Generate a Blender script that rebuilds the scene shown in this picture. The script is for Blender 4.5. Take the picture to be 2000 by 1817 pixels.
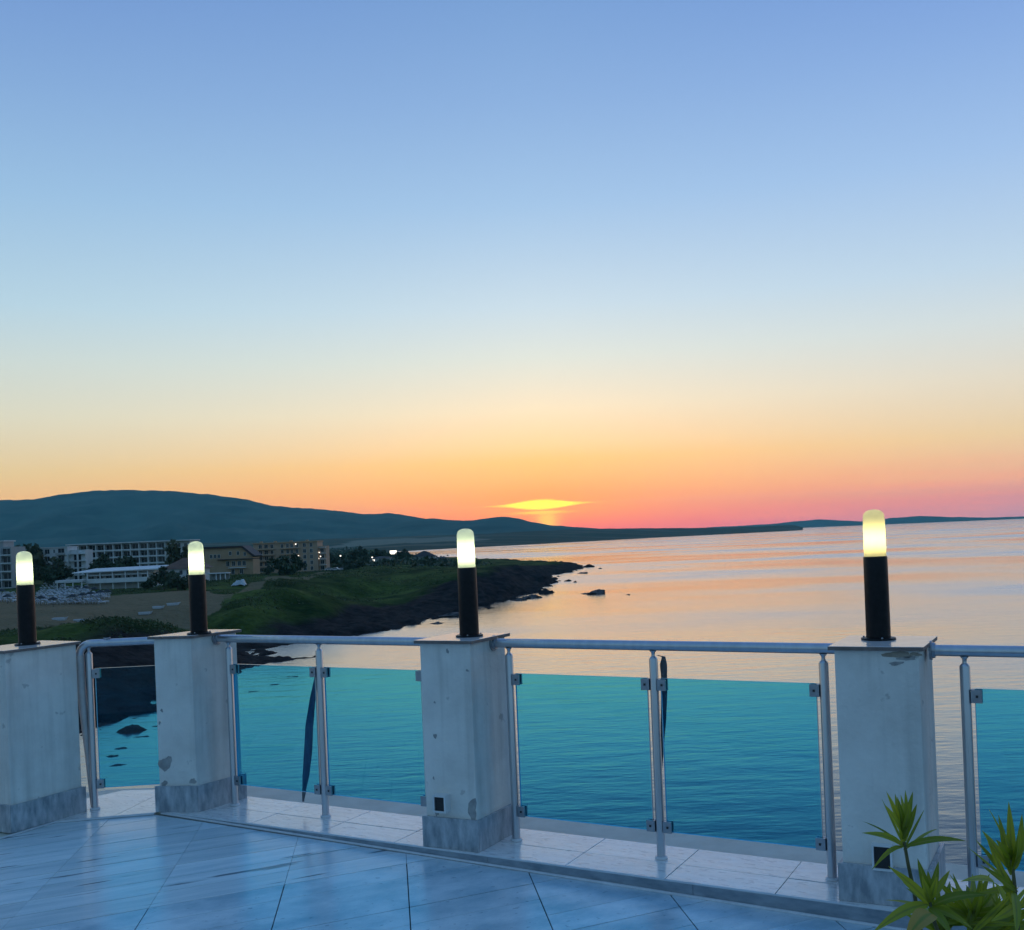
import bpy, math, random
import numpy as np
from mathutils import Vector, noise as mnoise
random.seed(7)
for o in list(bpy.data.objects): bpy.data.objects.remove(o)
scene = bpy.context.scene
col = scene.collection
pi = math.pi
def srgb(r, g, b):
    f = lambda v: (v/255)/12.92 if v/255 <= .04045 else ((v/255+.055)/1.055)**2.4
    return (f(r), f(g), f(b), 1)

# ------------------------------------------------------------------ camera
EYE = 20.0                                   # metres above the sea
ROLL = 0.041; F = 2000.0; CX, CY = 1000.0, 1051.0
sR, cR = math.sin(ROLL), math.cos(ROLL)
cam = bpy.data.cameras.new('camera'); cam_o = bpy.data.objects.new('camera', cam); col.objects.link(cam_o)
cam.sensor_fit = 'HORIZONTAL'; cam.sensor_width = 36; cam.lens = 36
cam.shift_y = (CY-908.5)/2000
cam.clip_start = .05; cam.clip_end = 60000
from mathutils import Matrix
right = Vector((cR, 0, -sR)); up = Vector((sR, 0, cR)); back = Vector((0, -1, 0))
M = Matrix((right, up, back)).transposed().to_4x4(); M.translation = (0, 0, EYE)
cam_o.matrix_world = M
scene.camera = cam_o
def ray(x, y):
    a = x-CX; b = -(y-CY)
    return (cR*a+sR*b)/F, 1.0, (-sR*a+cR*b)/F
def at(x, y, z):                             # pixel -> point on the level z
    r = ray(x, y); t = (z-EYE)/r[2]
    return Vector((r[0]*t, t, z))
def atd(x, y, D):                            # pixel -> point D metres ahead
    r = ray(x, y)
    return Vector((r[0]*D, D, EYE+r[2]*D))
def pyd(x, D, z):                            # pixel row where height z at distance D stands in column x (approx.)
    return CY-(F*(z-EYE)/D+sR*(x-CX))/cR

# ------------------------------------------------------------------ sky, sun, exposure
SUN_AZ = math.radians(1.7); SUN_EL = math.radians(1.9)      # azimuth from +Y towards +X
world = bpy.data.worlds.new('World'); scene.world = world; world.use_nodes = True
nt = world.node_tree; N = nt.nodes; L = nt.links; N.clear()
def mth(op, a, b=None, c=None, clamp=False, tree=None):
    n = (tree or nt).nodes.new('ShaderNodeMath'); n.operation = op; n.use_clamp = clamp
    for i, v in enumerate((a, b, c)):
        if v is None: continue
        if isinstance(v, (int, float)): n.inputs[i].default_value = v
        else: (tree or nt).links.new(v, n.inputs[i])
    return n.outputs[0]
def ramp(fac, stops, tree=None, interp='LINEAR'):
    t = tree or nt
    n = t.nodes.new('ShaderNodeValToRGB'); cr = n.color_ramp; cr.interpolation = interp
    while len(cr.elements) < len(stops): cr.elements.new(.5)
    for e, (p, c_) in zip(cr.elements, stops):
        e.position = p; e.color = c_
    t.links.new(fac, n.inputs[0]); return n.outputs[0]
def mixc(fac, a, b, tree=None, mode='MIX'):
    t = tree or nt
    n = t.nodes.new('ShaderNodeMix'); n.data_type = 'RGBA'; n.blend_type = mode; n.clamp_factor = True
    for sock, v in ((n.inputs[0], fac), (n.inputs[6], a), (n.inputs[7], b)):
        if isinstance(v, (int, float, tuple)): sock.default_value = v
        else: t.links.new(v, sock)
    return n.outputs[2]
tc = N.new('ShaderNodeTexCoord')
sep = N.new('ShaderNodeSeparateXYZ'); L.new(tc.outputs['Generated'], sep.inputs[0])
sx, sy, sz = sep.outputs
el = mth('MULTIPLY', mth('ARCSINE', sz), 180/pi)
az = mth('SUBTRACT', mth('MULTIPLY', mth('ARCTAN2', sx, sy), 180/pi), math.degrees(SUN_AZ))   # signed degrees from the sun
aaz = mth('ABSOLUTE', az)
tt = mth('SQRT', mth('DIVIDE', mth('MAXIMUM', el, 0.0), 90.0))
S = lambda l: [(p, srgb(*c_)) for p, c_ in l]
r_sun = ramp(tt, S([(.06, (232, 62, 82)), (.09, (246, 92, 72)), (.125, (250, 122, 64)), (.177, (252, 166, 88)), (.2176, (254, 193, 116)), (.238, (250, 207, 150)), (.281, (240, 224, 192)), (.332, (214, 224, 217)), (.375, (193, 217, 231)), (.447, (157, 194, 230)), (.5055, (136, 174, 221)), (.555, (119, 159, 212)), (.75, (96, 136, 196)), (1, (82, 128, 186))]))
r_left = ramp(tt, S([(0, (226, 128, 92)), (.125, (241, 158, 98)), (.177, (234, 180, 116)), (.2176, (225, 195, 140)), (.281, (216, 212, 188)), (.332, (200, 213, 209)), (.375, (179, 208, 223)), (.447, (151, 189, 223)), (.5055, (130, 168, 215)), (.555, (112, 150, 208)), (.75, (90, 130, 190)), (1, (82, 128, 186))]))
r_right = ramp(tt, S([(0, (176, 136, 158)), (.06, (196, 138, 150)), (.11, (220, 138, 136)), (.15, (236, 166, 126)), (.2176, (229, 200, 154)), (.281, (222, 213, 194)), (.332, (207, 217, 219)), (.375, (187, 210, 229)), (.447, (157, 190, 231)), (.5055, (134, 170, 223)), (.555, (112, 150, 215)), (.75, (91, 131, 193)), (1, (82, 128, 186))]))
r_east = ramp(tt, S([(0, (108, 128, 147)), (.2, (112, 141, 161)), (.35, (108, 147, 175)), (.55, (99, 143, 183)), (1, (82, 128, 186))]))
f_l = mth('SMOOTH_MIN', mth('DIVIDE', mth('MAXIMUM', mth('MULTIPLY', az, -1.0), 0.0), 28.0), 1.0, .2, clamp=True)
f_r = mth('SMOOTH_MIN', mth('DIVIDE', mth('MAXIMUM', az, 0.0), 26.0), 1.0, .2, clamp=True)
sky = mixc(f_l, r_sun, r_left); sky = mixc(f_r, sky, r_right)
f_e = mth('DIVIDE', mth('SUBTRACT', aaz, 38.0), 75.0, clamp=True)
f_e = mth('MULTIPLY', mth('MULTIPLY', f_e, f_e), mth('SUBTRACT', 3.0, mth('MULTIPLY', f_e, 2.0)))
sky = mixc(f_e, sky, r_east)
# thin cloud bands low in the west, warmed by the sun behind them
cmb = N.new('ShaderNodeCombineXYZ')
L.new(mth('MULTIPLY', az, .12), cmb.inputs[0]); L.new(mth('MULTIPLY', el, 1.9), cmb.inputs[1])
nz = N.new('ShaderNodeTexNoise'); nz.inputs['Scale'].default_value = 1.3; nz.inputs['Detail'].default_value = 5; L.new(cmb.outputs[0], nz.inputs['Vector'])
bandf = mth('MULTIPLY', mth('MULTIPLY', mth('SUBTRACT', nz.outputs[0], .42, clamp=True), 2.6, clamp=True),
            mth('MULTIPLY', mth('DIVIDE', mth('SUBTRACT', 3.7, el), 2.0, clamp=True), mth('DIVIDE', mth('SUBTRACT', az, -4.0), 22.0, clamp=True)))
bandf = mth('MULTIPLY', bandf, mth('DIVIDE', mth('SUBTRACT', 70.0, aaz), 30.0, clamp=True))
sky = mixc(mth('MULTIPLY', bandf, .5), sky, srgb(246, 140, 112))
# the sun's disc smeared by a flat cloud bank: a lens of yellow light and a faint column under it
def gauss(v, c0, w): 
    d = mth('DIVIDE', mth('SUBTRACT', v, c0), w); return mth('EXPONENT', mth('MULTIPLY', mth('MULTIPLY', d, d), -1.0))
halo = mth('MULTIPLY', gauss(az, 0, 5.0), gauss(el, 1.75, .75))
sky = mixc(mth('MULTIPLY', halo, .65), sky, srgb(255, 150, 40))
wob = mth('MULTIPLY', mth('SUBTRACT', nz.outputs[0], .5), .22)
lens_h = mth('MULTIPLY', gauss(mth('ADD', az, mth('MULTIPLY', wob, 4.0)), 0, 1.75), .30)
d_up = mth('DIVIDE', mth('ABSOLUTE', mth('SUBTRACT', mth('ADD', el, mth('MULTIPLY', wob, .5)), 1.80)), mth('ADD', lens_h, .02))
lens = mth('MULTIPLY', mth('SUBTRACT', 1.0, mth('POWER', d_up, 2.5), clamp=True), mth('MULTIPLY', gauss(az, 0, 1.9), 1.6, clamp=True))
streak = mth('MULTIPLY', gauss(az, 0, 1.3), gauss(el, 1.36, .075))
sky = mixc(lens, sky, (1.7, 1.3, .03, 1))
sky = mixc(mth('MULTIPLY', streak, .85), sky, (1.0, .82, .04, 1))
colm = mth('MULTIPLY', gauss(az, .3, .6), mth('DIVIDE', mth('SUBTRACT', 1.5, el), .4, clamp=True))
sky = mixc(mth('MULTIPLY', colm, .85), sky, (1.1, .62, .06, 1))
# what the low sky loses on its long way through the air layer near the ground
DENS = 5.4e-5; HAZE_TOP = 470.0
plen = mth('MINIMUM', mth('DIVIDE', HAZE_TOP-20, mth('MAXIMUM', mth('TANGENT', mth('MULTIPLY', el, pi/180)), .0005)), 14300.0)
gain = mth('EXPONENT', mth('MULTIPLY', mth('MAXIMUM', plen, 0.0), DENS*.8))
ns = N.new('ShaderNodeTexSky'); ns.sky_type = 'NISHITA'; ns.sun_disc = False
ns.sun_elevation = SUN_EL; ns.sun_rotation = SUN_AZ; ns.altitude = 20
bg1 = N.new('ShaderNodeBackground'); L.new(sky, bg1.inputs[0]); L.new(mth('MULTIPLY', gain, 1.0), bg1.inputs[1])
bg2 = N.new('ShaderNodeBackground'); L.new(ns.outputs[0], bg2.inputs[0]); bg2.inputs[1].default_value = 0.012
adds = N.new('ShaderNodeAddShader'); L.new(bg1.outputs[0], adds.inputs[0]); L.new(bg2.outputs[0], adds.inputs[1])
wo = N.new('ShaderNodeOutputWorld'); L.new(adds.outputs[0], wo.inputs[0])
world.cycles.sampling_method = 'MANUAL'; world.cycles.sample_map_resolution = 1024

sd = bpy.data.lights.new('sun', 'SUN'); sd.energy = .015; sd.angle = math.radians(30); sd.color = (1, .55, .25)
so = bpy.data.objects.new('sun', sd); col.objects.link(so)
sdir = Vector((math.sin(SUN_AZ)*math.cos(SUN_EL), math.cos(SUN_AZ)*math.cos(SUN_EL), math.sin(SUN_EL)))
so.rotation_euler = sdir.to_track_quat('Z', 'Y').to_euler(); so.location = (0, 0, 60)

vs = scene.view_settings; vs.view_transform = 'Standard'; vs.look = 'None'; vs.exposure = 0; vs.gamma = 1; vs.use_curve_mapping = False
scene.render.engine = 'CYCLES'
cy = scene.cycles; cy.max_bounces = 10; cy.transparent_max_bounces = 16; cy.glossy_bounces = 5; cy.diffuse_bounces = 3; cy.transmission_bounces = 6; cy.volume_bounces = 0
cy.use_denoising = True; cy.caustics_reflective = False; cy.caustics_refractive = False; cy.sample_clamp_indirect = 4

# ------------------------------------------------------------------ materials
MATS = {}
def new_mat(name):
    m = bpy.data.materials.new(name); m.use_nodes = True; m.node_tree.nodes.clear(); MATS[name] = m; return m
def pmat(name, c1, c2=None, rough=.6, scale=6, detail=6, stretch=(1, 1, 1), bump=0, bscale=60, metal=0, spec=.5, rvar=0, rot=0, lo=.35, hi=.65, speck=None, coords='Object', ovar=0, streak=0, ior=1.5):
    m = new_mat(name); t = m.node_tree
    out = t.nodes.new('ShaderNodeOutputMaterial'); p = t.nodes.new('ShaderNodeBsdfPrincipled'); t.links.new(p.outputs[0], out.inputs[0])
    p.inputs['Roughness'].default_value = rough; p.inputs['Metallic'].default_value = metal; p.inputs['Specular IOR Level'].default_value = spec
    p.inputs['IOR'].default_value = ior
    c1 = tuple(c1)+(1,); c2 = tuple(c2 or c1[:3])+(1,)
    tcx = t.nodes.new('ShaderNodeTexCoord'); mp = t.nodes.new('ShaderNodeMapping'); t.links.new(tcx.outputs[coords], mp.inputs[0])
    mp.inputs['Rotation'].default_value = (0, 0, rot); mp.inputs['Scale'].default_value = stretch
    if rot:      # rotate first, then stretch
        mp.vector_type = 'POINT'; mp.inputs['Scale'].default_value = (1, 1, 1)
        mp2 = t.nodes.new('ShaderNodeMapping'); t.links.new(mp.outputs[0], mp2.inputs[0]); mp2.inputs['Scale'].default_value = stretch; mp = mp2
    n1 = t.nodes.new('ShaderNodeTexNoise'); n1.inputs['Scale'].default_value = scale; n1.inputs['Detail'].default_value = detail; n1.inputs['Roughness'].default_value = .62
    t.links.new(mp.outputs[0], n1.inputs['Vector'])
    cc = ramp(n1.outputs[0], [(lo, c1), (hi, c2)], t)
    if speck:
        n2 = t.nodes.new('ShaderNodeTexNoise'); n2.inputs['Scale'].default_value = speck[1]; n2.inputs['Detail'].default_value = 4; t.links.new(mp.outputs[0], n2.inputs['Vector'])
        f = ramp(n2.outputs[0], [(speck[2], (0, 0, 0, 1)), (speck[2]+.05, (1, 1, 1, 1))], t)
        cc = mixc(mth('MULTIPLY', f, speck[3], tree=t), cc, tuple(speck[0])+(1,), t)
    if streak:                                 # rain streaks and grime running down
        mps = t.nodes.new('ShaderNodeMapping'); mps.inputs['Scale'].default_value = (9, 9, .7); t.links.new(tcx.outputs[coords], mps.inputs[0])
        n4 = t.nodes.new('ShaderNodeTexNoise'); n4.inputs['Scale'].default_value = 1.6; n4.inputs['Detail'].default_value = 6; t.links.new(mps.outputs[0], n4.inputs['Vector'])
        cc = mixc(mth('MULTIPLY', ramp(n4.outputs[0], [(.5, (0, 0, 0, 1)), (.72, (1, 1, 1, 1))], t), streak, tree=t), cc, (.30, .28, .25, 1), t)
    if ovar:
        oi = t.nodes.new('ShaderNodeObjectInfo'); vv = mth('ADD', 1-ovar, mth('MULTIPLY', oi.outputs['Random'], 2*ovar, tree=t), tree=t)
        cmx = t.nodes.new('ShaderNodeCombineColor')
        for q in range(3): t.links.new(vv, cmx.inputs[q])
        cc = mixc(1.0, cc, cmx.outputs[0], t, 'MULTIPLY')
    t.links.new(cc, p.inputs['Base Color'])
    if rvar:
        t.links.new(mth('ADD', rough-rvar/2, mth('MULTIPLY', n1.outputs[0], rvar, tree=t), tree=t), p.inputs['Roughness'])
    if bump:
        n3 = t.nodes.new('ShaderNodeTexNoise'); n3.inputs['Scale'].default_value = bscale; n3.inputs['Detail'].default_value = 4; t.links.new(mp.outputs[0], n3.inputs['Vector'])
        b = t.nodes.new('ShaderNodeBump'); b.inputs['Strength'].default_value = 1; b.inputs['Distance'].default_value = bump
        t.links.new(n3.outputs[0], b.inputs['Height']); t.links.new(b.outputs[0], p.inputs['Normal'])
    return m
RA = math.radians(-29.3)                     # direction of the railing
U = Vector((math.cos(RA), math.sin(RA), 0)); V = Vector((-math.sin(RA), math.cos(RA), 0))     # along it, outwards
DA = math.radians(25.3)                      # direction of the deck planks
plaster = pmat('white_plaster', (.72, .68, .62), (.87, .83, .76), rough=.8, scale=3.5, bump=.004, bscale=45, speck=((.42, .40, .37), 14, .68, .6), lo=.3, hi=.6, streak=.3)
peel = pmat('bare_plaster', (.30, .29, .28), (.44, .43, .41), rough=.9, scale=30, bump=.002)
peel_warm = pmat('bare_render', (.33, .28, .22), (.42, .36, .29), rough=.9, scale=30, bump=.002)
plinth_m = pmat('plinth_tile', (.24, .27, .30), (.56, .58, .60), rough=.36, scale=22, stretch=(1, 1, .35), detail=9, bump=.0015, bscale=80)
cap_m = pmat('stone_cap', (.62, .59, .57), (.72, .69, .68), rough=.16, scale=9, stretch=(1, 3, 1))
cap_edge = pmat('stone_cap_edge', (.16, .125, .11), (.24, .19, .17), rough=.6, scale=20)
deck_m = pmat('deck_tile', (.56, .69, .73), (.76, .84, .86), ovar=.10, ior=1.65, rough=.20, scale=5, stretch=(.35, 3.2, 1), rot=-DA, detail=10, rvar=.16, bump=.0012, bscale=40, speck=((.05, .09, .13), 4.5, .635, .85), lo=.36, hi=.62)  # left-hand tiles: sky reflection mixed into a paler base colour
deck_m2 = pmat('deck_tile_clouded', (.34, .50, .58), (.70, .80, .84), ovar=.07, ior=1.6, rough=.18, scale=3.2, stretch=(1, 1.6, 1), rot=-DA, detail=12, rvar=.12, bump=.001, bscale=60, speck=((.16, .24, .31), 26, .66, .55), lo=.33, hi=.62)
grout = pmat('dark_grout', (.02, .024, .03), (.05, .055, .06), rough=.8, scale=20)
ledge_m = pmat('ledge_tile', (.74, .72, .70), (.92, .90, .87), ovar=.05, ior=2.0, rough=.13, scale=7, stretch=(1.2, 4, 1), rot=-RA, detail=11, rvar=.14, bump=.001, bscale=50, speck=((.30, .30, .32), 14, .58, .5), lo=.33, hi=.6)
coping_m = pmat('coping_concrete', (.50, .50, .42), (.62, .62, .53), rough=.55, scale=5, bump=.001)
trim_m = pmat('pale_trim', (.58, .60, .62), (.68, .70, .72), rough=.25, scale=12)
riser_m = pmat('riser_tile', (.20, .24, .28), (.34, .38, .42), rough=.4, scale=10, detail=10, stretch=(1, 1, 3))
steel = pmat('brushed_aluminium', (.50, .52, .55), (.60, .62, .65), rough=.32, metal=1, scale=20, stretch=(1, 1, .1))
steel_dark = pmat('clamp_metal', (.33, .35, .38), (.42, .44, .47), rough=.38, metal=1, scale=30)
rubber = pmat('black_rubber', (.01, .01, .012), (.02, .02, .022), rough=.5)
black_m = pmat('black_paint', (.006, .006, .007), (.012, .012, .014), rough=.42, scale=30, spec=.22)
white_pl = pmat('white_plastic', (.68, .68, .67), (.76, .76, .75), rough=.4)
pipe_m = pmat('beige_pipe', (.46, .43, .40), (.60, .57, .54), rough=.45, scale=8)
strap_m = pmat('grey_webbing', (.10, .10, .11), (.17, .17, .18), rough=.85, scale=60, stretch=(1, 1, .2))
conc_m = pmat('building_render', (.45, .45, .44), (.55, .55, .54), rough=.8, scale=1)
white_w = pmat('hotel_white', (.52, .53, .52), (.64, .65, .64), rough=.8, scale=.25)
grey_w = pmat('hotel_grey', (.34, .35, .34), (.44, .45, .44), rough=.8, scale=.25)
beige_w = pmat('beige_wall', (.42, .27, .16), (.50, .33, .20), rough=.8, scale=.25)
pink_w = pmat('pink_beige_wall', (.43, .29, .19), (.51, .35, .24), rough=.8, scale=.25)
trimw = pmat('white_trim', (.62, .63, .62), (.72, .73, .72), rough=.7, scale=.5)
roof_br = pmat('brown_roof', (.14, .075, .05), (.2, .11, .075), rough=.8, scale=.8)
roof_dk = pmat('dark_roof', (.03, .024, .026), (.055, .042, .042), rough=.7, scale=.8)
win_m = pmat('window_glass', (.012, .016, .02), (.03, .035, .04), rough=.12, scale=.4)
frame_m = pmat('window_frame', (.2, .2, .2), (.3, .3, .3), rough=.5)
dkwood = pmat('dark_wood', (.05, .035, .025), (.09, .06, .045), rough=.7, scale=2)
bark = pmat('bark', (.05, .04, .03), (.1, .08, .06), rough=.9, scale=3)
leaf_a = pmat('tree_leaves', (.014, .03, .011), (.045, .08, .028), rough=.6, scale=.25, lo=.3, hi=.7)
leaf_b = pmat('tree_leaves_olive', (.03, .04, .012), (.08, .09, .03), rough=.6, scale=.25, lo=.3, hi=.7)
scrub_m = pmat('scrub_leaves', (.02, .045, .012), (.10, .13, .035), rough=.7, scale=.06, lo=.3, hi=.7)
rock_m = pmat('dark_rock', (.02, .02, .021), (.06, .055, .052), rough=.75, scale=.5, bump=.25, bscale=1.2)
lounger_m = pmat('lounger_white', (.55, .57, .62), (.68, .70, .75), rough=.6)
par_m = pmat('parasol_dark', (.012, .016, .02), (.03, .035, .04), rough=.8)
car_pale = pmat('car_paint_pale', (.45, .46, .47), (.55, .56, .57), rough=.25)
tarp_m = pmat('pale_tarpaulin', (.42, .47, .5), (.55, .6, .63), rough=.6, scale=1)
clay = pmat('terracotta', (.32, .13, .07), (.42, .19, .1), rough=.8, scale=8)
soil = pmat('soil', (.03, .02, .014), (.06, .04, .03), rough=.95, scale=40)
def emat(name, c_, s):
    m = new_mat(name); t = m.node_tree; o = t.nodes.new('ShaderNodeOutputMaterial'); e = t.nodes.new('ShaderNodeEmission')
    e.inputs[0].default_value = tuple(c_)+(1,); e.inputs[1].default_value = s; t.links.new(e.outputs[0], o.inputs[0]); return m
lit_m = emat('lit_window', (1, .93, .8), 2.2)
# glass: thin tinted panes
def glass_mat(name, tint, refl):
    m = new_mat(name); t = m.node_tree; o = t.nodes.new('ShaderNodeOutputMaterial')
    tr = t.nodes.new('ShaderNodeBsdfTransparent'); tr.inputs[0].default_value = tuple(math.sqrt(v) for v in tint)+(1,)
    gl = t.nodes.new('ShaderNodeBsdfGlossy'); gl.inputs['Roughness'].default_value = .01
    fr = t.nodes.new('ShaderNodeFresnel'); fr.inputs[0].default_value = refl
    dd = t.nodes.new('ShaderNodeBsdfDiffuse'); dd.inputs[0].default_value = (.7, .72, .72, 1); tg = t.nodes.new('ShaderNodeTexCoord'); ng_ = t.nodes.new('ShaderNodeTexNoise'); ng_.inputs['Scale'].default_value = 5; ng_.inputs['Detail'].default_value = 8; t.links.new(tg.outputs['Object'], ng_.inputs['Vector'])
    dust = mth('MULTIPLY', mth('SUBTRACT', ng_.outputs[0], .35, tree=t), .07, clamp=True, tree=t); md = t.nodes.new('ShaderNodeMixShader'); t.links.new(dust, md.inputs[0]); t.links.new(tr.outputs[0], md.inputs[1]); t.links.new(dd.outputs[0], md.inputs[2]); tr = md
    ge = t.nodes.new('ShaderNodeNewGeometry'); ff = mth('MULTIPLY', fr.outputs[0], mth('SUBTRACT', 1.0, ge.outputs['Backfacing'], tree=t), tree=t)
    mx = t.nodes.new('ShaderNodeMixShader'); t.links.new(ff, mx.inputs[0]); t.links.new(tr.outputs[0], mx.inputs[1]); t.links.new(gl.outputs[0], mx.inputs[2]); t.links.new(mx.outputs[0], o.inputs[0]); return m
glass_m = glass_mat('teal_glass', (.11, .68, .97), 1.45)
edge_m = pmat('glass_edge', (.55, .75, .74), (.65, .82, .8), rough=.15)
# frosted lamp globe: a translucent diffuser round a lit bulb
def diffuser_mat(name, c_):
    m = new_mat(name); t = m.node_tree; o = t.nodes.new('ShaderNodeOutputMaterial')
    tl = t.nodes.new('ShaderNodeBsdfTranslucent'); tl.inputs[0].default_value = tuple(c_)+(1,)
    df = t.nodes.new('ShaderNodeBsdfDiffuse'); df.inputs[0].default_value = (.8, .8, .78, 1)
    mx = t.nodes.new('ShaderNodeMixShader'); mx.inputs[0].default_value = .72; t.links.new(df.outputs[0], mx.inputs[1]); t.links.new(tl.outputs[0], mx.inputs[2]); t.links.new(mx.outputs[0], o.inputs[0]); return m
diff_green = diffuser_mat('frosted_globe', (.93, .97, .80)); diff_yel = diffuser_mat('frosted_globe_yellow', (1, .93, .62))
bulb_green = emat('bulb', (.95, 1, .62), 13); bulb_yel = emat('bulb_warm', (1, .86, .38), 13)
# leaves of the potted plant
def leaf_mat(name, c1, c2):
    m = new_mat(name); t = m.node_tree; o = t.nodes.new('ShaderNodeOutputMaterial')
    p = t.nodes.new('ShaderNodeBsdfPrincipled'); p.inputs['Roughness'].default_value = .45
    uv = t.nodes.new('ShaderNodeUVMap'); sp = t.nodes.new('ShaderNodeSeparateXYZ'); t.links.new(uv.outputs[0], sp.inputs[0])
    rib = mth('ABSOLUTE', mth('SUBTRACT', sp.outputs[0], .5, tree=t), tree=t)
    oi = t.nodes.new('ShaderNodeObjectInfo')
    base = mixc(oi.outputs['Random'], tuple(c1)+(1,), tuple(c2)+(1,), t)
    cc = mixc(ramp(rib, [(.04, (1, 1, 1, 1)), (.14, (0, 0, 0, 1))], t), base, (.22, .26, .05, 1), t)
    t.links.new(cc, p.inputs['Base Color'])
    tl = t.nodes.new('ShaderNodeBsdfTranslucent'); t.links.new(mixc(1.0, cc, (1.3, 1.3, .5, 1), t, 'MULTIPLY'), tl.inputs[0])
    mx = t.nodes.new('ShaderNodeMixShader'); mx.inputs[0].default_value = .4; t.links.new(p.outputs[0], mx.inputs[1]); t.links.new(tl.outputs[0], mx.inputs[2]); t.links.new(mx.outputs[0], o.inputs[0]); return m
ole_leaf = leaf_mat('plant_leaf', (.15, .21, .010), (.36, .40, .04)); ole_dry = leaf_mat('plant_leaf_dry', (.42, .30, .07), (.5, .36, .1))
ole_stem = pmat('plant_stem', (.07, .08, .02), (.13, .12, .05), rough=.6, scale=20)

# ------------------------------------------------------------------ helpers
def root_off(p):
    while p is not None and p.parent is not None: p = p.parent
    return Vector(p.location) if p is not None else Vector((0, 0, 0))
def obj(name, vf, m=None, parent=None, smooth=False, world_coords=True):
    vts, fcs = vf
    off = root_off(parent) if (parent is not None and world_coords) else Vector((0, 0, 0))
    me = bpy.data.meshes.new(name); me.from_pydata([tuple(Vector(v)-off) for v in vts], [], fcs); me.update()
    if m: me.materials.append(m)
    if smooth: me.shade_smooth()
    o = bpy.data.objects.new(name, me); col.objects.link(o)
    if parent is not None: o.parent = parent
    return o
def tag(o, label=None, cat=None, group=None, kind=None):
    if label: o['label'] = label
    if cat: o['category'] = cat
    if group: o['group'] = group
    if kind: o['kind'] = kind
    return o
def thing(name, loc, label, cat, group=None, rz=0):
    o = bpy.data.objects.new(name, None); o.empty_display_size = .2; col.objects.link(o); o.location = loc; o.rotation_euler.z = rz
    return tag(o, label, cat, group)
def copy_tree(o, parent=None):
    c_ = o.copy(); col.objects.link(c_); c_.parent = parent
    for ch in list(o.children): copy_tree(ch, c_)
    return c_
def prism(poly, z0, z1):                       # poly counter-clockwise [(x,y)..]; z1 may be a function
    n = len(poly); f1 = z1 if callable(z1) else (lambda x, y: z1); f0 = z0 if callable(z0) else (lambda x, y: z0)
    vts = [(p[0], p[1], f0(p[0], p[1])) for p in poly]+[(p[0], p[1], f1(p[0], p[1])) for p in poly]
    return vts, [tuple(range(n-1, -1, -1)), tuple(range(n, 2*n))]+[(i, (i+1) % n, n+(i+1) % n, n+i) for i in range(n)]
def bevel_prism(poly, z0, z1, b):              # prism with a chamfered top edge
    q = inset(poly, b); n = len(poly)
    vts = [(p[0], p[1], z0) for p in poly]+[(p[0], p[1], z1-b) for p in poly]+[(p[0], p[1], z1) for p in q]
    fc = [tuple(range(n-1, -1, -1)), tuple(range(2*n, 3*n))]
    for k in (0, n): fc += [(k+i, k+(i+1) % n, k+n+(i+1) % n, k+n+i) for i in range(n)]
    return vts, fc
def inset(poly, d):                            # convex ccw polygon moved inwards by d (outwards if negative)
    n = len(poly); out = []
    for i in range(n):
        p0, p1, p2 = (Vector(poly[(i+k) % n][:2]) for k in (-1, 0, 1))
        e1 = (p1-p0).normalized(); e2 = (p2-p1).normalized()
        n1 = Vector((-e1.y, e1.x)); n2 = Vector((-e2.y, e2.x)); s_ = n1+n2
        out.append(p1+s_*(2*d/s_.dot(s_)) if s_.length > 1e-6 else p1+n1*d)
    return [(p.x, p.y) for p in out]
def bevel_box(c, ax, ay, sx_, sy_, z0, z1):    # box, centre c (xy), half axes dir ax, ay
    c = Vector(c[:2]); ax = Vector(ax[:2])*sx_/2; ay = Vector(ay[:2])*sy_/2
    p = [c-ax-ay, c+ax-ay, c+ax+ay, c-ax+ay]
    a = sum(p[i].x*p[(i+1) % 4].y-p[(i+1) % 4].x*p[i].y for i in range(4))
    if a < 0: p.reverse()
    return prism([tuple(q) for q in p], z0, z1)
def box(x0, x1, y0, y1, z0, z1): return prism([(x0, y0), (x1, y0), (x1, y1), (x0, y1)], z0, z1)
def tube(path, r, n=12, cap=True):
    path = [Vector(p) for p in path]; k = len(path); rr = r if isinstance(r, (list, tuple)) else [r]*k
    vts = []; fc = []; ref = None
    for i, p in enumerate(path):
        d = (path[min(i+1, k-1)]-path[max(i-1, 0)]).normalized()
        if ref is None: ref = d.orthogonal().normalized()
        a = (ref-d*ref.dot(d)).normalized(); b = d.cross(a); ref = a
        for j in range(n):
            t_ = 2*pi*j/n; vts.append(p+(a*math.cos(t_)+b*math.sin(t_))*rr[i])
    for i in range(k-1):
        for j in range(n): fc.append((i*n+j, i*n+(j+1) % n, (i+1)*n+(j+1) % n, (i+1)*n+j))
    if cap: fc += [tuple(range(n-1, -1, -1)), tuple(range((k-1)*n, k*n))]
    return vts, fc
def lathe(prof, n=24, c=(0, 0, 0), cap=True):
    vts = []; fc = []
    for r, z in prof:
        for j in range(n): vts.append((c[0]+r*math.cos(2*pi*j/n), c[1]+r*math.sin(2*pi*j/n), c[2]+z))
    for i in range(len(prof)-1):
        for j in range(n): fc.append((i*n+j, i*n+(j+1) % n, (i+1)*n+(j+1) % n, (i+1)*n+j))
    if cap: fc += [tuple(range(n-1, -1, -1)), tuple(range((len(prof)-1)*n, len(prof)*n))]
    return vts, fc
def join(*parts):
    vts = []; fc = []
    for v, f in parts:
        k = len(vts); vts += list(v); fc += [tuple(i+k for i in q) for q in f]
    return vts, fc
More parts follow.
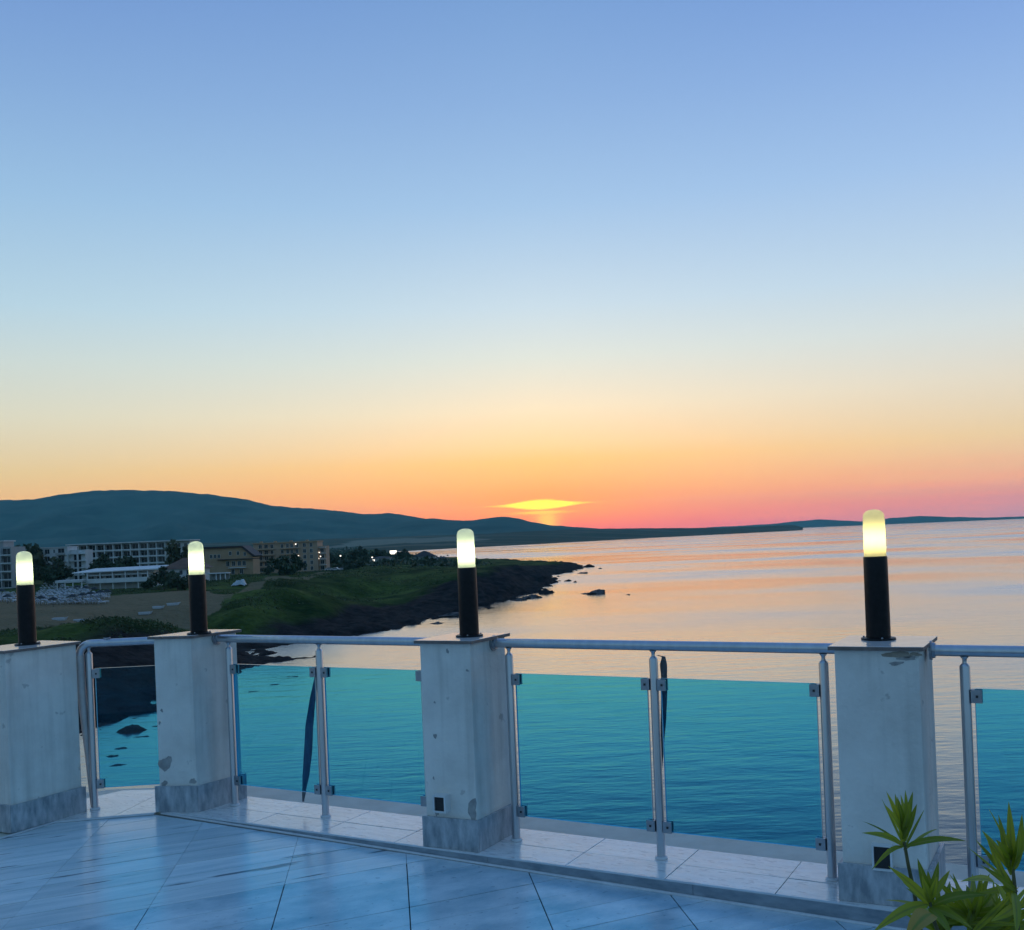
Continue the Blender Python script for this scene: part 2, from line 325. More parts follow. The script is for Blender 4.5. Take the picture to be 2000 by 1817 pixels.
def clip(poly, a, b):                          # keep the part left of a->b
    out = []; n = len(poly)
    s_ = lambda p: (b[0]-a[0])*(p[1]-a[1])-(b[1]-a[1])*(p[0]-a[0])
    for i in range(n):
        p, q = poly[i], poly[(i+1) % n]; sp, sq = s_(p), s_(q)
        if sp >= 0: out.append(p)
        if (sp >= 0) != (sq >= 0):
            t_ = sp/(sp-sq); out.append((p[0]+(q[0]-p[0])*t_, p[1]+(q[1]-p[1])*t_))
    return out
def area(poly): return .5*sum(poly[i][0]*poly[(i+1) % len(poly)][1]-poly[(i+1) % len(poly)][0]*poly[i][1] for i in range(len(poly)))
def autosmooth(o, ang=35):
    o.data.shade_smooth()
    try: o.data.set_sharp_from_angle(angle=math.radians(ang))
    except Exception: pass
    return o

# ================================================================== SETTING: sea, coast, hills
SEA_R = 14000
def sea_mesh():
    vts = []; fc = []; rings = [0, 60, 150, 400, 1000, 3000, 7000, SEA_R]; n = 72
    vts.append((0, 0, 0))
    for r in rings[1:]:
        for j in range(n): vts.append((r*math.cos(2*pi*j/n), r*math.sin(2*pi*j/n), 0))
    for j in range(n): fc.append((0, 1+j, 1+(j+1) % n))
    for i in range(len(rings)-2):
        for j in range(n): a = 1+i*n+j; b = 1+i*n+(j+1) % n; fc.append((a, a+n, b+n, b))
    return vts, fc
m = new_mat('sea_water'); t = m.node_tree
o_ = t.nodes.new('ShaderNodeOutputMaterial'); p_ = t.nodes.new('ShaderNodeBsdfPrincipled'); t.links.new(p_.outputs[0], o_.inputs[0])
t.nodes.remove(p_)
df_ = t.nodes.new('ShaderNodeBsdfDiffuse'); df_.inputs[0].default_value = (.015, .06, .08, 1)
gl_ = t.nodes.new('ShaderNodeBsdfGlossy'); gl_.distribution = 'MULTI_GGX'
lw_ = t.nodes.new('ShaderNodeLayerWeight'); lw_.inputs[0].default_value = .5
cs_ = mth('SUBTRACT', 1.0, lw_.outputs['Facing'], tree=t)
fr_ = mth('MAXIMUM', mth('EXPONENT', mth('MULTIPLY', mth('MULTIPLY', cs_, cs_, tree=t), -17.0, tree=t), tree=t), .03, tree=t)
ms_ = t.nodes.new('ShaderNodeMixShader'); t.links.new(fr_, ms_.inputs[0]); t.links.new(df_.outputs[0], ms_.inputs[1]); t.links.new(gl_.outputs[0], ms_.inputs[2]); t.links.new(ms_.outputs[0], o_.inputs[0])
tcx = t.nodes.new('ShaderNodeTexCoord')
def wnoise(scale, det, st, rz=0, rough=.55):
    mp = t.nodes.new('ShaderNodeMapping'); mp.inputs['Scale'].default_value = st; mp.inputs['Rotation'].default_value = (0, 0, rz); t.links.new(tcx.outputs['Object'], mp.inputs[0])
    n = t.nodes.new('ShaderNodeTexNoise'); n.inputs['Scale'].default_value = scale; n.inputs['Detail'].default_value = det; n.inputs['Roughness'].default_value = rough; t.links.new(mp.outputs[0], n.inputs['Vector']); return n.outputs[0]
patch = ramp(wnoise(.006, 4, (.55, 1.0, 1), .35), [(.40, (.12, .12, .12, 1)), (.60, (1, 1, 1, 1))], t)        # calm slicks and ruffled patches
w1 = wnoise(.22, 3, (.6, 1.6, 1), .15); w2 = wnoise(.9, 3, (.7, 1.5, 1), -.1); w3 = wnoise(4.0, 2, (.8, 1.4, 1), .3)
hsum = mth('ADD', mth('MULTIPLY', w1, .10, tree=t), mth('ADD', mth('MULTIPLY', w2, .026, tree=t), mth('MULTIPLY', mth('MULTIPLY', w3, patch, tree=t), .007, tree=t), tree=t), tree=t)
bmp = t.nodes.new('ShaderNodeBump'); bmp.inputs['Strength'].default_value = 1; bmp.inputs['Distance'].default_value = 1.0
t.links.new(hsum, bmp.inputs['Height'])
for n_ in (df_, gl_, lw_): t.links.new(bmp.outputs[0], n_.inputs['Normal'])
t.links.new(mth('ADD', .06, mth('MULTIPLY', patch, .24, tree=t), tree=t), gl_.inputs['Roughness'])
sea = tag(obj('sea', sea_mesh(), m), kind='structure')

# ---- the near coast: one height field, finer near the camera
shore_px = [(190, 1452), (300, 1385), (465, 1322), (560, 1294), (640, 1266), (740, 1237), (830, 1214), (890, 1192), (960, 1177), (1045, 1160), (1060, 1143), (1088, 1138), (1066, 1128), (1105, 1118), (1155, 1107), (1110, 1102.5), (1020, 1098.5), (945, 1095), (880, 1092), (830, 1088), (790, 1084), (768, 1079)]
shore = [(-62., -60.), (-60., 60.)]+[tuple(at(x, y, 0)[:2]) for x, y in shore_px]+[(-330., 2420.), (-1900., 2600.), (-1900., -60.)]
SH = np.array(shore)
def shore_dist(X, Y):                          # signed distance, positive on land
    d2 = np.full(X.shape, 1e18); ins = np.zeros(X.shape, bool); n = len(SH)
    for i in range(n):
        x0, y0 = SH[i]; x1, y1 = SH[(i+1) % n]; ex, ey = x1-x0, y1-y0
        tt_ = np.clip(((X-x0)*ex+(Y-y0)*ey)/(ex*ex+ey*ey), 0, 1)
        d2 = np.minimum(d2, (X-x0-tt_*ex)**2+(Y-y0-tt_*ey)**2)
        cond = ((y0 > Y) != (y1 > Y))
        with np.errstate(divide='ignore', invalid='ignore'): xi = x0+(Y-y0)*ex/(ey if ey else 1e-9)
        ins ^= cond & (X < xi)
    return np.where(ins, 1, -1)*np.sqrt(d2)
def nz2(X, Y, s, seed=0, oct=4):
    out = np.empty(X.shape); xf, yf, of = X.ravel(), Y.ravel(), out.ravel()
    for i in range(xf.size): of[i] = mnoise.fractal((xf[i]*s+seed, yf[i]*s-seed, seed*1.7), 1.0, 2.0, oct)
    return of.reshape(X.shape)
def sstep(a, b, v): q = np.clip((v-a)/(b-a), 0, 1); return q*q*(3-2*q)
MOUNDS = [(*at(px, py, 8.3)[:2], h_, r_) for px, py, h_, r_ in [(470, 1178, 2.6, 9), (545, 1160, 2.8, 10), (600, 1172, 2.2, 8), (655, 1158, 2.4, 10), (700, 1160, 2.6, 10), (740, 1150, 2.0, 9), (420, 1200, 2.4, 9), (520, 1200, 1.8, 7), (250, 1212, 2.0, 10), (150, 1222, 1.8, 9), (620, 1190, 1.5, 7), (780, 1142, 1.6, 9)]]
def ground(X, Y):
    X = np.asarray(X, float); Y = np.asarray(Y, float)
    az_ = X/np.maximum(Y, 1)
    rgt = sstep(-.14, -.03, az_)               # towards the headland
    Lp = 72*(1-rgt)+19*rgt; P = (8.3+.3*rgt)*(1-.62*rgt*sstep(400, 620, Y))
    d = shore_dist(X, Y)+nz2(X, Y, .035, 3, 4)*7*(1-.2*rgt)
    h = P*sstep(-2, 1, d/Lp*1.0)*0+P*(np.clip(d/Lp, 0, 1)**(.8))
    h = np.where(d > Lp, P, h)
    slope = np.exp(-((d-Lp*.55)/(Lp*.45))**2)
    h += slope*nz2(X, Y, .030, 9, 3)*4.2*(1-.6*rgt)+sstep(Lp*.7, Lp*1.4, d)*nz2(X, Y, .012, 5, 3)*.9
    for mx_, my_, mh_, mr_ in MOUNDS:
        h += mh_*np.exp(-((X-mx_)**2+((Y-my_)/1.7)**2)/mr_**2)*sstep(14, 34, d)
    rocky = np.exp(-np.maximum(d, 0)/16)*(d > -14)
    h += rocky*(np.abs(nz2(X, Y*.6, .13, 21, 5))*(2.3+.9*rgt)-.85)
    h = np.where(d < 0, h-np.minimum(-d*.16, 3)-.1, h)
    h += sstep(600, 2200, Y)*6*sstep(60, 300, d)
    return h, d
cols = np.concatenate([np.linspace(-.95, -.56, 24, endpoint=False), np.linspace(-.56, .12, 330)])
rows = np.concatenate([np.exp(np.linspace(math.log(70), math.log(800), 250, endpoint=False)), np.exp(np.linspace(math.log(800), math.log(2450), 60))])
A_, D_ = np.meshgrid(cols, rows); GX = A_*D_; GY = D_
H_, SD_ = ground(GX, GY)
nr, nc = GX.shape
gv = np.stack([GX, GY, H_], -1).reshape(-1, 3)
gf = []
for i in range(nr-1):
    for j in range(nc-1):
        if max(SD_[i, j], SD_[i+1, j], SD_[i, j+1], SD_[i+1, j+1]) < -22: continue
        a = i*nc+j; gf.append((a, a+1, a+nc+1, a+nc))
used = sorted({k for f in gf for k in f}); remap = {k: i for i, k in enumerate(used)}
land_mesh = ([tuple(gv[k]) for k in used], [tuple(remap[k] for k in f) for f in gf])
def in_poly(X, Y, poly):
    ins = np.zeros(X.shape, bool); n = len(poly)
    for i in range(n):
        x0, y0 = poly[i]; x1, y1 = poly[(i+1) % n]
        if y0 == y1: continue
        ins ^= ((y0 > Y) != (y1 > Y)) & (X < x0+(Y-y0)*(x1-x0)/(y1-y0))
    return ins
sand_poly = [tuple(at(x, y, 8.3)[:2]) for x, y in [(-60, 1232), (0, 1217), (110, 1207), (200, 1197), (300, 1184), (372, 1181), (430, 1172), (440, 1160), (380, 1152), (300, 1160), (200, 1166), (130, 1172), (0, 1162), (-120, 1165)]]
path_pts = [tuple(at(x, y, 8.3)[:2]) for x, y in [(430, 1166), (470, 1156), (540, 1129), (590, 1134), (640, 1119), (700, 1117), (760, 1114)]]
m = new_mat('coast_ground'); t = m.node_tree
o_ = t.nodes.new('ShaderNodeOutputMaterial'); p_ = t.nodes.new('ShaderNodeBsdfPrincipled'); t.links.new(p_.outputs[0], o_.inputs[0]); p_.inputs['Roughness'].default_value = .95; p_.inputs['Specular IOR Level'].default_value = .05
tcx = t.nodes.new('ShaderNodeTexCoord')
ng = wnoise(.05, 8, (1, 1, 1)); nf = wnoise(.6, 6, (1, 1, 1)); nr_ = wnoise(.25, 8, (1, 1, 2.5))
grass = mixc(ramp(ng, [(.38, (0, 0, 0, 1)), (.64, (1, 1, 1, 1))], t), (.012, .034, .006, 1), (.10, .135, .03, 1), t)
grass = mixc(mth('MULTIPLY', ramp(nf, [(.45, (0, 0, 0, 1)), (.7, (1, 1, 1, 1))], t), .5, tree=t), grass, (.009, .02, .005, 1), t)
rockc = mixc(ramp(nr_, [(.35, (0, 0, 0, 1)), (.7, (1, 1, 1, 1))], t), (.008, .008, .010, 1), (.038, .034, .034, 1), t)
sandc = mixc(nf, (.17, .125, .07, 1), (.27, .20, .115, 1), t)
at_s = t.nodes.new('ShaderNodeAttribute'); at_s.attribute_name = 'sand'; at_r = t.nodes.new('ShaderNodeAttribute'); at_r.attribute_name = 'rock'
rk = mth('ADD', at_r.outputs['Fac'], mth('MULTIPLY', mth('SUBTRACT', ng, .5, tree=t), 1.2, tree=t), clamp=True, tree=t)
cc = mixc(at_s.outputs['Fac'], grass, sandc, t); cc = mixc(ramp(rk, [(.35, (0, 0, 0, 1)), (.65, (1, 1, 1, 1))], t), cc, rockc, t)
t.links.new(cc, p_.inputs['Base Color'])
b_ = t.nodes.new('ShaderNodeBump'); b_.inputs['Distance'].default_value = 1.1; b_.inputs['Strength'].default_value = 1; t.links.new(nf, b_.inputs['Height']); t.links.new(b_.outputs[0], p_.inputs['Normal'])
land = tag(obj('coast_ground', land_mesh, m, smooth=True), kind='structure')
ux = np.array([gv[k][0] for k in used]); uy = np.array([gv[k][1] for k in used]); ud = SD_.reshape(-1)[used]
sand = in_poly(ux, uy, sand_poly).astype(float)
for (x0, y0), (x1, y1) in zip(path_pts[:-1], path_pts[1:]):
    ex, ey = x1-x0, y1-y0; q = np.clip(((ux-x0)*ex+(uy-y0)*ey)/(ex*ex+ey*ey), 0, 1)
    sand = np.maximum(sand, (np.hypot(ux-x0-q*ex, uy-y0-q*ey) < 2.6)*.8)
uaz = ux/uy
rlim = 26-10*np.clip((uaz+.34)/.12, 0, 1)+1*np.clip((uaz+.14)/.1, 0, 1)
rock = 1-np.clip((ud-rlim*.7)/(rlim*.8), 0, 1)
for nm, arr in (('sand', sand), ('rock', rock)):
    a = land.data.attributes.new(nm, 'FLOAT', 'POINT'); a.data.foreach_set('value', arr.astype(np.float32))
def gz(x, y): return float(ground(np.array([x]), np.array([y]))[0][0])
def on_ground(px, py, z0=8.3):                 # pixel -> point on the coast ground
    z = z0
    for _ in range(6):
        p = at(px, py, min(z, 19)); z = .5*z+.5*gz(p.x, p.y)
    return Vector((p.x, p.y, gz(p.x, p.y)))

# ---- far hills: silhouettes of the ridges, each a body of land with a front slope, a crest and a back
def hill(name, crest, shore_y, Dc, Dback, mat, foot=None, amp=.12, sub=5, rows_=14, bump_px=1.2, seed=1):
    xs = []
    for (x0, y0), (x1, y1) in zip(crest[:-1], crest[1:]):
        for k in range(max(2, int((x1-x0)/sub))):
            q = k/max(2, int((x1-x0)/sub)); e = q*q*(3-2*q)*.5+q*.5; xs.append((x0+(x1-x0)*q, y0+(y1-y0)*e))
    xs.append(crest[-1]); V_ = []
    n = rows_+6
    for i, (x, y) in enumerate(xs):
        y += mnoise.fractal((x*.045, seed, 0), 1, 2, 4)*bump_px+mnoise.noise((x*.37, seed, 5))*.45*min(1, bump_px)
        dc = Dc(x) if callable(Dc) else Dc
        top = atd(x, y, dc)
        sy_ = shore_y(x) if callable(shore_y) else shore_y
        if foot is None: f = at(x, sy_, 0) if x >= 790 else Vector((ray(x, 1060)[0]*2250, 2250, 0))
        else: f = Vector((ray(x, 1000)[0]*foot, foot, 0))
        f.z = -1.5
        for k in range(rows_+1):
            q = k/rows_; p = f.lerp(top, q); p.z = f.z+(top.z-f.z)*(q**1.35)
            if 0 < k < rows_: p.z += mnoise.fractal((p.x*.0022, p.y*.0022, seed), 1, 2, 5)*(top.z-f.z)*amp*math.sin(pi*q)
            V_.append(p)
        bk = Vector((top.x*Dback/top.y, Dback, -1.5))
        for k in range(1, 6):
            q = k/5; p = top.lerp(bk, q); p.z = top.z+(bk.z-top.z)*q**1.4; V_.append(p)
    fc = [(i*n+k, i*n+k+1, (i+1)*n+k+1, (i+1)*n+k) for i in range(len(xs)-1) for k in range(n-1)]
    fc = [tuple(reversed(f)) for f in fc]
    return tag(obj(name, (V_, fc), mat, smooth=True), kind='structure')
forest = pmat('hazy_hill_forest', (.012, .045, .046), (.060, .125, .105), rough=.95, scale=.004, detail=10, lo=.3, hi=.7, spec=.1)  # teal of the distant air mixed into the forest colour
def fields():
    m_ = plain_m; t_ = m_.node_tree; p = next(n for n in t_.nodes if n.type == 'BSDF_PRINCIPLED'); src = p.inputs['Base Color'].links[0].from_socket
    tc_ = t_.nodes.new('ShaderNodeTexCoord'); sp = t_.nodes.new('ShaderNodeSeparateXYZ'); t_.links.new(tc_.outputs['Object'], sp.inputs[0])
    ns_ = t_.nodes.new('ShaderNodeTexNoise'); ns_.inputs['Scale'].default_value = .006; t_.links.new(tc_.outputs['Object'], ns_.inputs['Vector'])
    dx = mth('ABSOLUTE', mth('DIVIDE', mth('ADD', sp.outputs[0], 330.0, tree=t_), 230.0, tree=t_), tree=t_)
    dy = mth('ABSOLUTE', mth('DIVIDE', mth('SUBTRACT', sp.outputs[1], 3330.0, tree=t_), 330.0, tree=t_), tree=t_)
    f = mth('ADD', mth('MAXIMUM', dx, dy, tree=t_), mth('MULTIPLY', mth('SUBTRACT', ns_.outputs[0], .5, tree=t_), .8, tree=t_), tree=t_)
    t_.links.new(mixc(ramp(f, [(.9, (1, 1, 1, 1)), (1.0, (0, 0, 0, 1))], t_), src, (.17, .17, .12, 1), t_), p.inputs['Base Color'])
plain_m = pmat('plain_fields', (.02, .032, .016), (.10, .10, .065), rough=.95, scale=.0035, stretch=(.35, 1.6, 1), detail=6, lo=.5, hi=.66, spec=.1)
fields()
shx = lambda x: 1079-(x-768)*.0548 if x < 1300 else 1050-(x-1300)*.0515
hill('far_hills', [(1380, 1030), (1430, 1028), (1500, 1024), (1560, 1018), (1600, 1014.5), (1650, 1017), (1700, 1019.5), (1740, 1012), (1800, 1008), (1860, 1010), (1930, 1011), (2000, 1009), (2080, 1003)], 0, 12500, 13600, forest, foot=11500, seed=4, bump_px=.5)
hill('mountain', [(-900, 1065), (-600, 1010), (-300, 985), (0, 977), (60, 976), (120, 966), (180, 959), (240, 957), (330, 959), (400, 965), (470, 974), (540, 989), (600, 993), (660, 998), (720, 1005), (760, 1002), (800, 1008), (850, 1017), (900, 1024), (950, 1030), (1010, 1037)], 0, 6500, 8500, forest, foot=3900, seed=2, amp=.16, rows_=26, bump_px=1.3)
hill('ridge', [(740, 1034), (800, 1018), (840, 1012.5), (880, 1016), (920, 1017), (950, 1012.5), (985, 1009), (1010, 1012.5), (1040, 1020), (1080, 1026.5), (1130, 1030), (1180, 1033), (1240, 1037)], 0, 5400, 6300, forest, foot=3900, seed=6, amp=.1, bump_px=.7)
hill('coastal_plain', [(-900, 1075), (-300, 1072), (200, 1068), (500, 1058), (700, 1051), (820, 1047), (940, 1043), (1060, 1037), (1150, 1033), (1250, 1032), (1330, 1031.5), (1400, 1031), (1470, 1029), (1530, 1026), (1552, 1026), (1568, 1030)], lambda x: shx(max(x, 700)), lambda x: 3900 if x < 1000 else 3900+(x-1000)*3.2, 6400, plain_m, seed=8, amp=.25, bump_px=.6)

# ================================================================== TERRACE
ZL = EYE-1.55                                  # top of the tiled ledge
P2r = Vector((-2.19, 6.11))                    # where the step begins
def deck_z(x, y):                              # the deck falls away gently along the railing
    s_ = max(0, (Vector((x, y))-P2r).dot(U.xy)); return ZL-.012-.0148*s_
RP = Vector((.647, 4.863))                     # a point on the post line
def rl(s, o, ):                                # railing coordinates -> xy
    return RP+U.xy*s+V.xy*o
E_in = -.265-.0; E_tile = .20; E_out = .43     # ledge edges measured from the post line
s0 = (P2r-RP).dot(U.xy); s1 = 3.2
# building below, plain, out of sight from the terrace
bw = [tuple(rl(s0-.2, E_out-.02)), (-2.95, 6.75), (-4.6, 6.0), (-4.6, -2.0), (3.4, -2.0), tuple(rl(s1, E_out-.02))]
bw.reverse()
if area(bw) < 0: bw.reverse()
tag(obj('terrace_wall', prism(bw, 0.5, ZL-.32), conc_m), kind='structure')
# deck: bed of grout with planks laid on it
T1 = (-2.93, 5.68); T2 = (-2.755, 6.01); TM = (-2.49, 6.06); T3 = (-2.2, 6.112)
bed = [(-4.5, 2.1), (3.0, 2.1), tuple(rl(s1, E_in+.0)), T3, TM, T2, T1, (-3.4, 5.85), (-4.5, 5.2)]
deck = tag(obj('deck', prism(bed, lambda x, y: ZL-.3, lambda x, y: deck_z(x, y)-.006), grout), kind='structure')
du = Vector((math.cos(DA), math.sin(DA))); dv = Vector((math.cos(math.radians(97)), math.sin(math.radians(97))))
J0 = Vector((-.588, 5.075))                    # where line A meets joint J2
TU, TV = .606, .602
npl = 0
for i in range(-9, 8):
    for j in range(-7, 5):
        o0 = J0+du*(TU*i)+dv*(TV*j)
        for k in range(3):
            g = .0028; ga = .0011 if j >= 0 else g; a0, a1 = ga, TU-ga; gk = random.choice((.0018, .0032, .0055)) if j >= 0 else .0011; b0 = TV*k/3+(g if k == 0 else gk); b1 = TV*(k+1)/3-(g if k == 2 else gk)
            poly = [tuple(o0+du*a+dv*b) for a, b in ((a0, b0), (a1, b0), (a1, b1), (a0, b1))]
            if area(poly) < 0: poly.reverse()
            for q in range(len(bed)):
                if q in (3, 6, 7): continue                # T3-T2 in one line; the left end is outside the picture
                a_, b_ = bed[q], bed[(q+1) % len(bed)]
                if q == 4: a_, b_ = T3, T2
                if q == 5 and sum(p[1] for p in poly)/len(poly) < 5.4: continue
                poly = clip(poly, a_, b_)
                if len(poly) < 3: break
            if len(poly) < 3 or abs(area(poly)) < .0015: continue
            c_ = sum((Vector(p) for p in poly), Vector((0, 0)))/len(poly)
            if c_.y < 2.6 or (c_.x > 2.2): continue
            dz = random.uniform(-.0006, .0006)
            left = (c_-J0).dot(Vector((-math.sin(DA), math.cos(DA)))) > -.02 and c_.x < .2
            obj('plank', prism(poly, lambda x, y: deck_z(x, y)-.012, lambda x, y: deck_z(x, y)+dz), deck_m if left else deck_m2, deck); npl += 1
# ledge: concrete bed, two rows of tiles, smooth coping outside, riser tiles and a pale trim at the foot
lb = [tuple(rl(s0, E_in)), tuple(rl(s1, E_in)), tuple(rl(s1, E_out)), tuple(rl(s0-.15, E_out)), (-2.75, 6.78), (-3.5, 6.4), (-3.4, 5.85), T1, T2, TM]
ledge = tag(obj('ledge', prism(lb, ZL-.3, ZL-.008), coping_m), kind='structure')
coping = obj('coping', prism([tuple(rl(s0+.1, E_tile+.003)), tuple(rl(s1, E_tile+.003)), tuple(rl(s1, E_out)), tuple(rl(s0+.1, E_out))], ZL-.05, ZL-.004), coping_m, ledge)
sj = (Vector((.421, 5.236))-RP).dot(U.xy); pitch = .495
for i in range(-7, 6):
    a, b = sj+pitch*i+.002, sj+pitch*(i+1)-.002
    a = max(a, s0+.02); b = min(b, s1)
    if b-a < .03: continue
    for o0, o1 in ((E_in+.002, -.052), (-.048, E_tile)):
        obj('tile', bevel_prism([tuple(rl(a, o0)), tuple(rl(b, o0)), tuple(rl(b, o1)), tuple(rl(a, o1))], ZL-.008, ZL+random.uniform(-.0008, .0008), .0012), ledge_m, ledge)
# tiles of the corner bay beside the left pillar
cb = [T2, TM, T3, tuple(rl(s0+.02, .36)), (-2.62, 6.72), (-2.95, 6.35)]
for seg in range(2):
    q = [tuple(Vector(p)) for p in cb]
    m0 = (-2.42, 6.1); m1 = (-2.30, 6.75)
    poly = clip(q, m0, m1) if seg == 0 else clip(q, m1, m0)
    if len(poly) > 2:
        if area(poly) < 0: poly.reverse()
        obj('tile', prism(inset(poly, .002), ZL-.008, ZL), ledge_m, ledge)
for i in range(-3, 4):
    a, b = .25+1.05*i+.001, .25+1.05*(i+1)-.001
    a = max(a, s0+.04); b = min(b, s1)
    p = [tuple(rl(a, E_in-.008)), tuple(rl(b, E_in-.008)), tuple(rl(b, E_in-.0005)), tuple(rl(a, E_in-.0005))]
    obj('riser_tile', prism(p, lambda x, y: deck_z(x, y)+.0005, ZL-.004), riser_m, ledge)
obj('edge_trim', tube([(*rl(s0+.02, E_in-.006), ZL-.003), (*rl(s1, E_in-.006), ZL-.003)], .0045, 8), trim_m, ledge)
ft = [Vector((*rl(s, E_in-.014), 0)) for s in (s0+.02, s1)]
foot_path = [Vector((p.x, p.y, deck_z(p.x, p.y)+.003)) for p in (ft[0].lerp(ft[1], k/6) for k in range(7))]
obj('foot_trim', tube(foot_path, .008, 8), trim_m, ledge)
obj('foot_trim', tube([(T1[0]+.0, T1[1], ZL-.006), (T2[0]+.005, T2[1]-.005, ZL-.006), (TM[0], TM[1]-.006, ZL-.006), (T3[0], T3[1]-.006, ZL-.006)], .006, 8), trim_m, ledge)

# ---- pillars
PH = 1.05
def rot(v, deg): a = math.radians(deg); return Vector((v.x*math.cos(a)-v.y*math.sin(a), v.x*math.sin(a)+v.y*math.cos(a)))
def dirv(deg): return Vector((math.cos(math.radians(deg)), math.sin(math.radians(deg))))
def pillar(pts, label, top=PH):
    if area(pts) < 0: pts = pts[::-1]
    c_ = sum((Vector(p) for p in pts), Vector((0, 0)))/len(pts)
    r = thing('pillar', (c_.x, c_.y, ZL), label, 'pillar', 'white pillars along the terrace edge')
    body = inset(pts, .018)
    obj('shaft', bevel_prism(body, ZL-.004, ZL+top-.017, .003), plaster, r)
    for i in range(len(pts)):                  # plinth tiles, one for each face
        a, b = Vector(pts[i]), Vector(pts[(i+1) % len(pts)]); ib = inset(pts, .017); ai, bi = Vector(ib[i]), Vector(ib[(i+1) % len(pts)])
        obj('plinth_tile', prism([tuple(a.lerp(b, .002)), tuple(b.lerp(a, .002)), tuple(bi.lerp(ai, .002)), tuple(ai.lerp(bi, .002))], ZL+.0005, ZL+.155-.002*i), plinth_m, r)
    cp = inset(body, -.022)
    cap = obj('cap', bevel_prism(cp, ZL+top-.017, ZL+top, .0015), cap_m, r); cap.data.materials.append(cap_edge)
    for q in cap.data.polygons[2:2+len(cp)]: q.material_index = 1
    return r
def quad(fl, dfront, wf, dside, ws):
    fl = Vector(fl); a = fl+dirv(dfront)*wf; b = a+dirv(dside)*ws; c_ = fl+dirv(dside)*ws
    return [tuple(fl), tuple(a), tuple(b), tuple(c_)]
PL1 = quad((-3.2, 5.93), -27, .34, 60.5, .50); 
p1c = Vector((-2.888, 5.771)); PL1 = [tuple(p1c-dirv(-29.5)*.36), tuple(p1c), tuple(p1c+dirv(60.5)*.50), tuple(p1c+dirv(60.5)*.50-dirv(-29.5)*.36)]
PL2 = [(-2.195, 6.118), (-1.925, 6.072), (-1.715, 6.385), (-1.99, 6.50)]
PL3 = quad((-.516, 5.212), -26, .325, 61, .385)
PL4 = quad((1.288, 4.228), -25.5, .36, 60.5, .42)
pil1 = pillar(PL1, 'white plastered pillar at the left edge, seen from its inner side', PH-.018)
pil2 = pillar(PL2, 'narrow white pillar at the railing corner with grey peeled patches near its foot')
pil3 = pillar(PL3, 'white pillar in the middle carrying an open white socket box')
pil4 = pillar(PL4, 'wide white pillar behind the leafy plant with peeling paint under its cap')
def face_patch(root, pts, fi, px, py, wpx, hpx, mat_, seed, name='peeled_patch'):
    body = inset(pts, .018); a, b = Vector(body[fi]), Vector(body[(fi+1) % len(body)])
    d = (b-a).normalized(); nrm = Vector((d.y, -d.x))
    r = Vector(ray(px, py)); o = Vector((0, 0, EYE))
    n3 = Vector((nrm.x, nrm.y, 0)); t_ = (Vector((a.x, a.y, 0))-Vector((0, 0, 0))).dot(n3)/r.dot(n3)
    p = o+r*t_; sc = t_/F; c3 = p+n3*.0015
    rnd = random.Random(seed); k = 18; vts = []
    ph = [rnd.uniform(0, 6.28) for _ in range(4)]
    for i in range(k):
        q = 2*pi*i/k; rr = 1+.22*math.sin(2*q+ph[0])+.16*math.sin(3*q+ph[1])+.1*math.sin(5*q+ph[2])+rnd.uniform(-.08, .08)
        vts.append(c3+Vector((d.x, d.y, 0))*math.cos(q)*rr*wpx/2*sc*1.1+Vector((0, 0, 1))*math.sin(q)*rr*hpx/2*sc)
    back = [v-n3*.0012 for v in vts]
    return obj(name, (vts+back, [tuple(range(k))]+[(i, i+k, (i+1) % k+k, (i+1) % k) for i in range(k)]), mat_, root)
for (px, py, w_, h_, sd_) in [(323, 1492, 22, 30, 1), (321, 1532, 11, 14, 2), (377, 1526, 11, 12, 3), (370, 1537, 5, 7, 4), (316, 1388, 5, 6, 5), (312, 1412, 4, 6, 22)]:
    face_patch(pil2, PL2, 0, px, py, w_, h_, peel, sd_)
for (px, py, w_, h_, sd_) in [(923, 1582, 20, 38, 6), (853, 1586, 8, 17, 7), (850, 1438, 6, 11, 8), (874, 1272, 5, 9, 9), (913, 1310, 7, 4, 10), (849, 1372, 4, 4, 11), (847, 1520, 3, 6, 12)]:
    face_patch(pil3, PL3, 0, px, py, w_, h_, peel, sd_)
for (px, py, w_, h_, sd_, mm) in [(1754, 1279, 40, 16, 13, peel_warm), (1772, 1286, 28, 9, 14, peel), (1750, 1296, 24, 7, 15, peel), (1788, 1278, 18, 8, 16, peel_warm)]:
    face_patch(pil4, PL4, 0, px, py, w_, h_, mm, sd_)

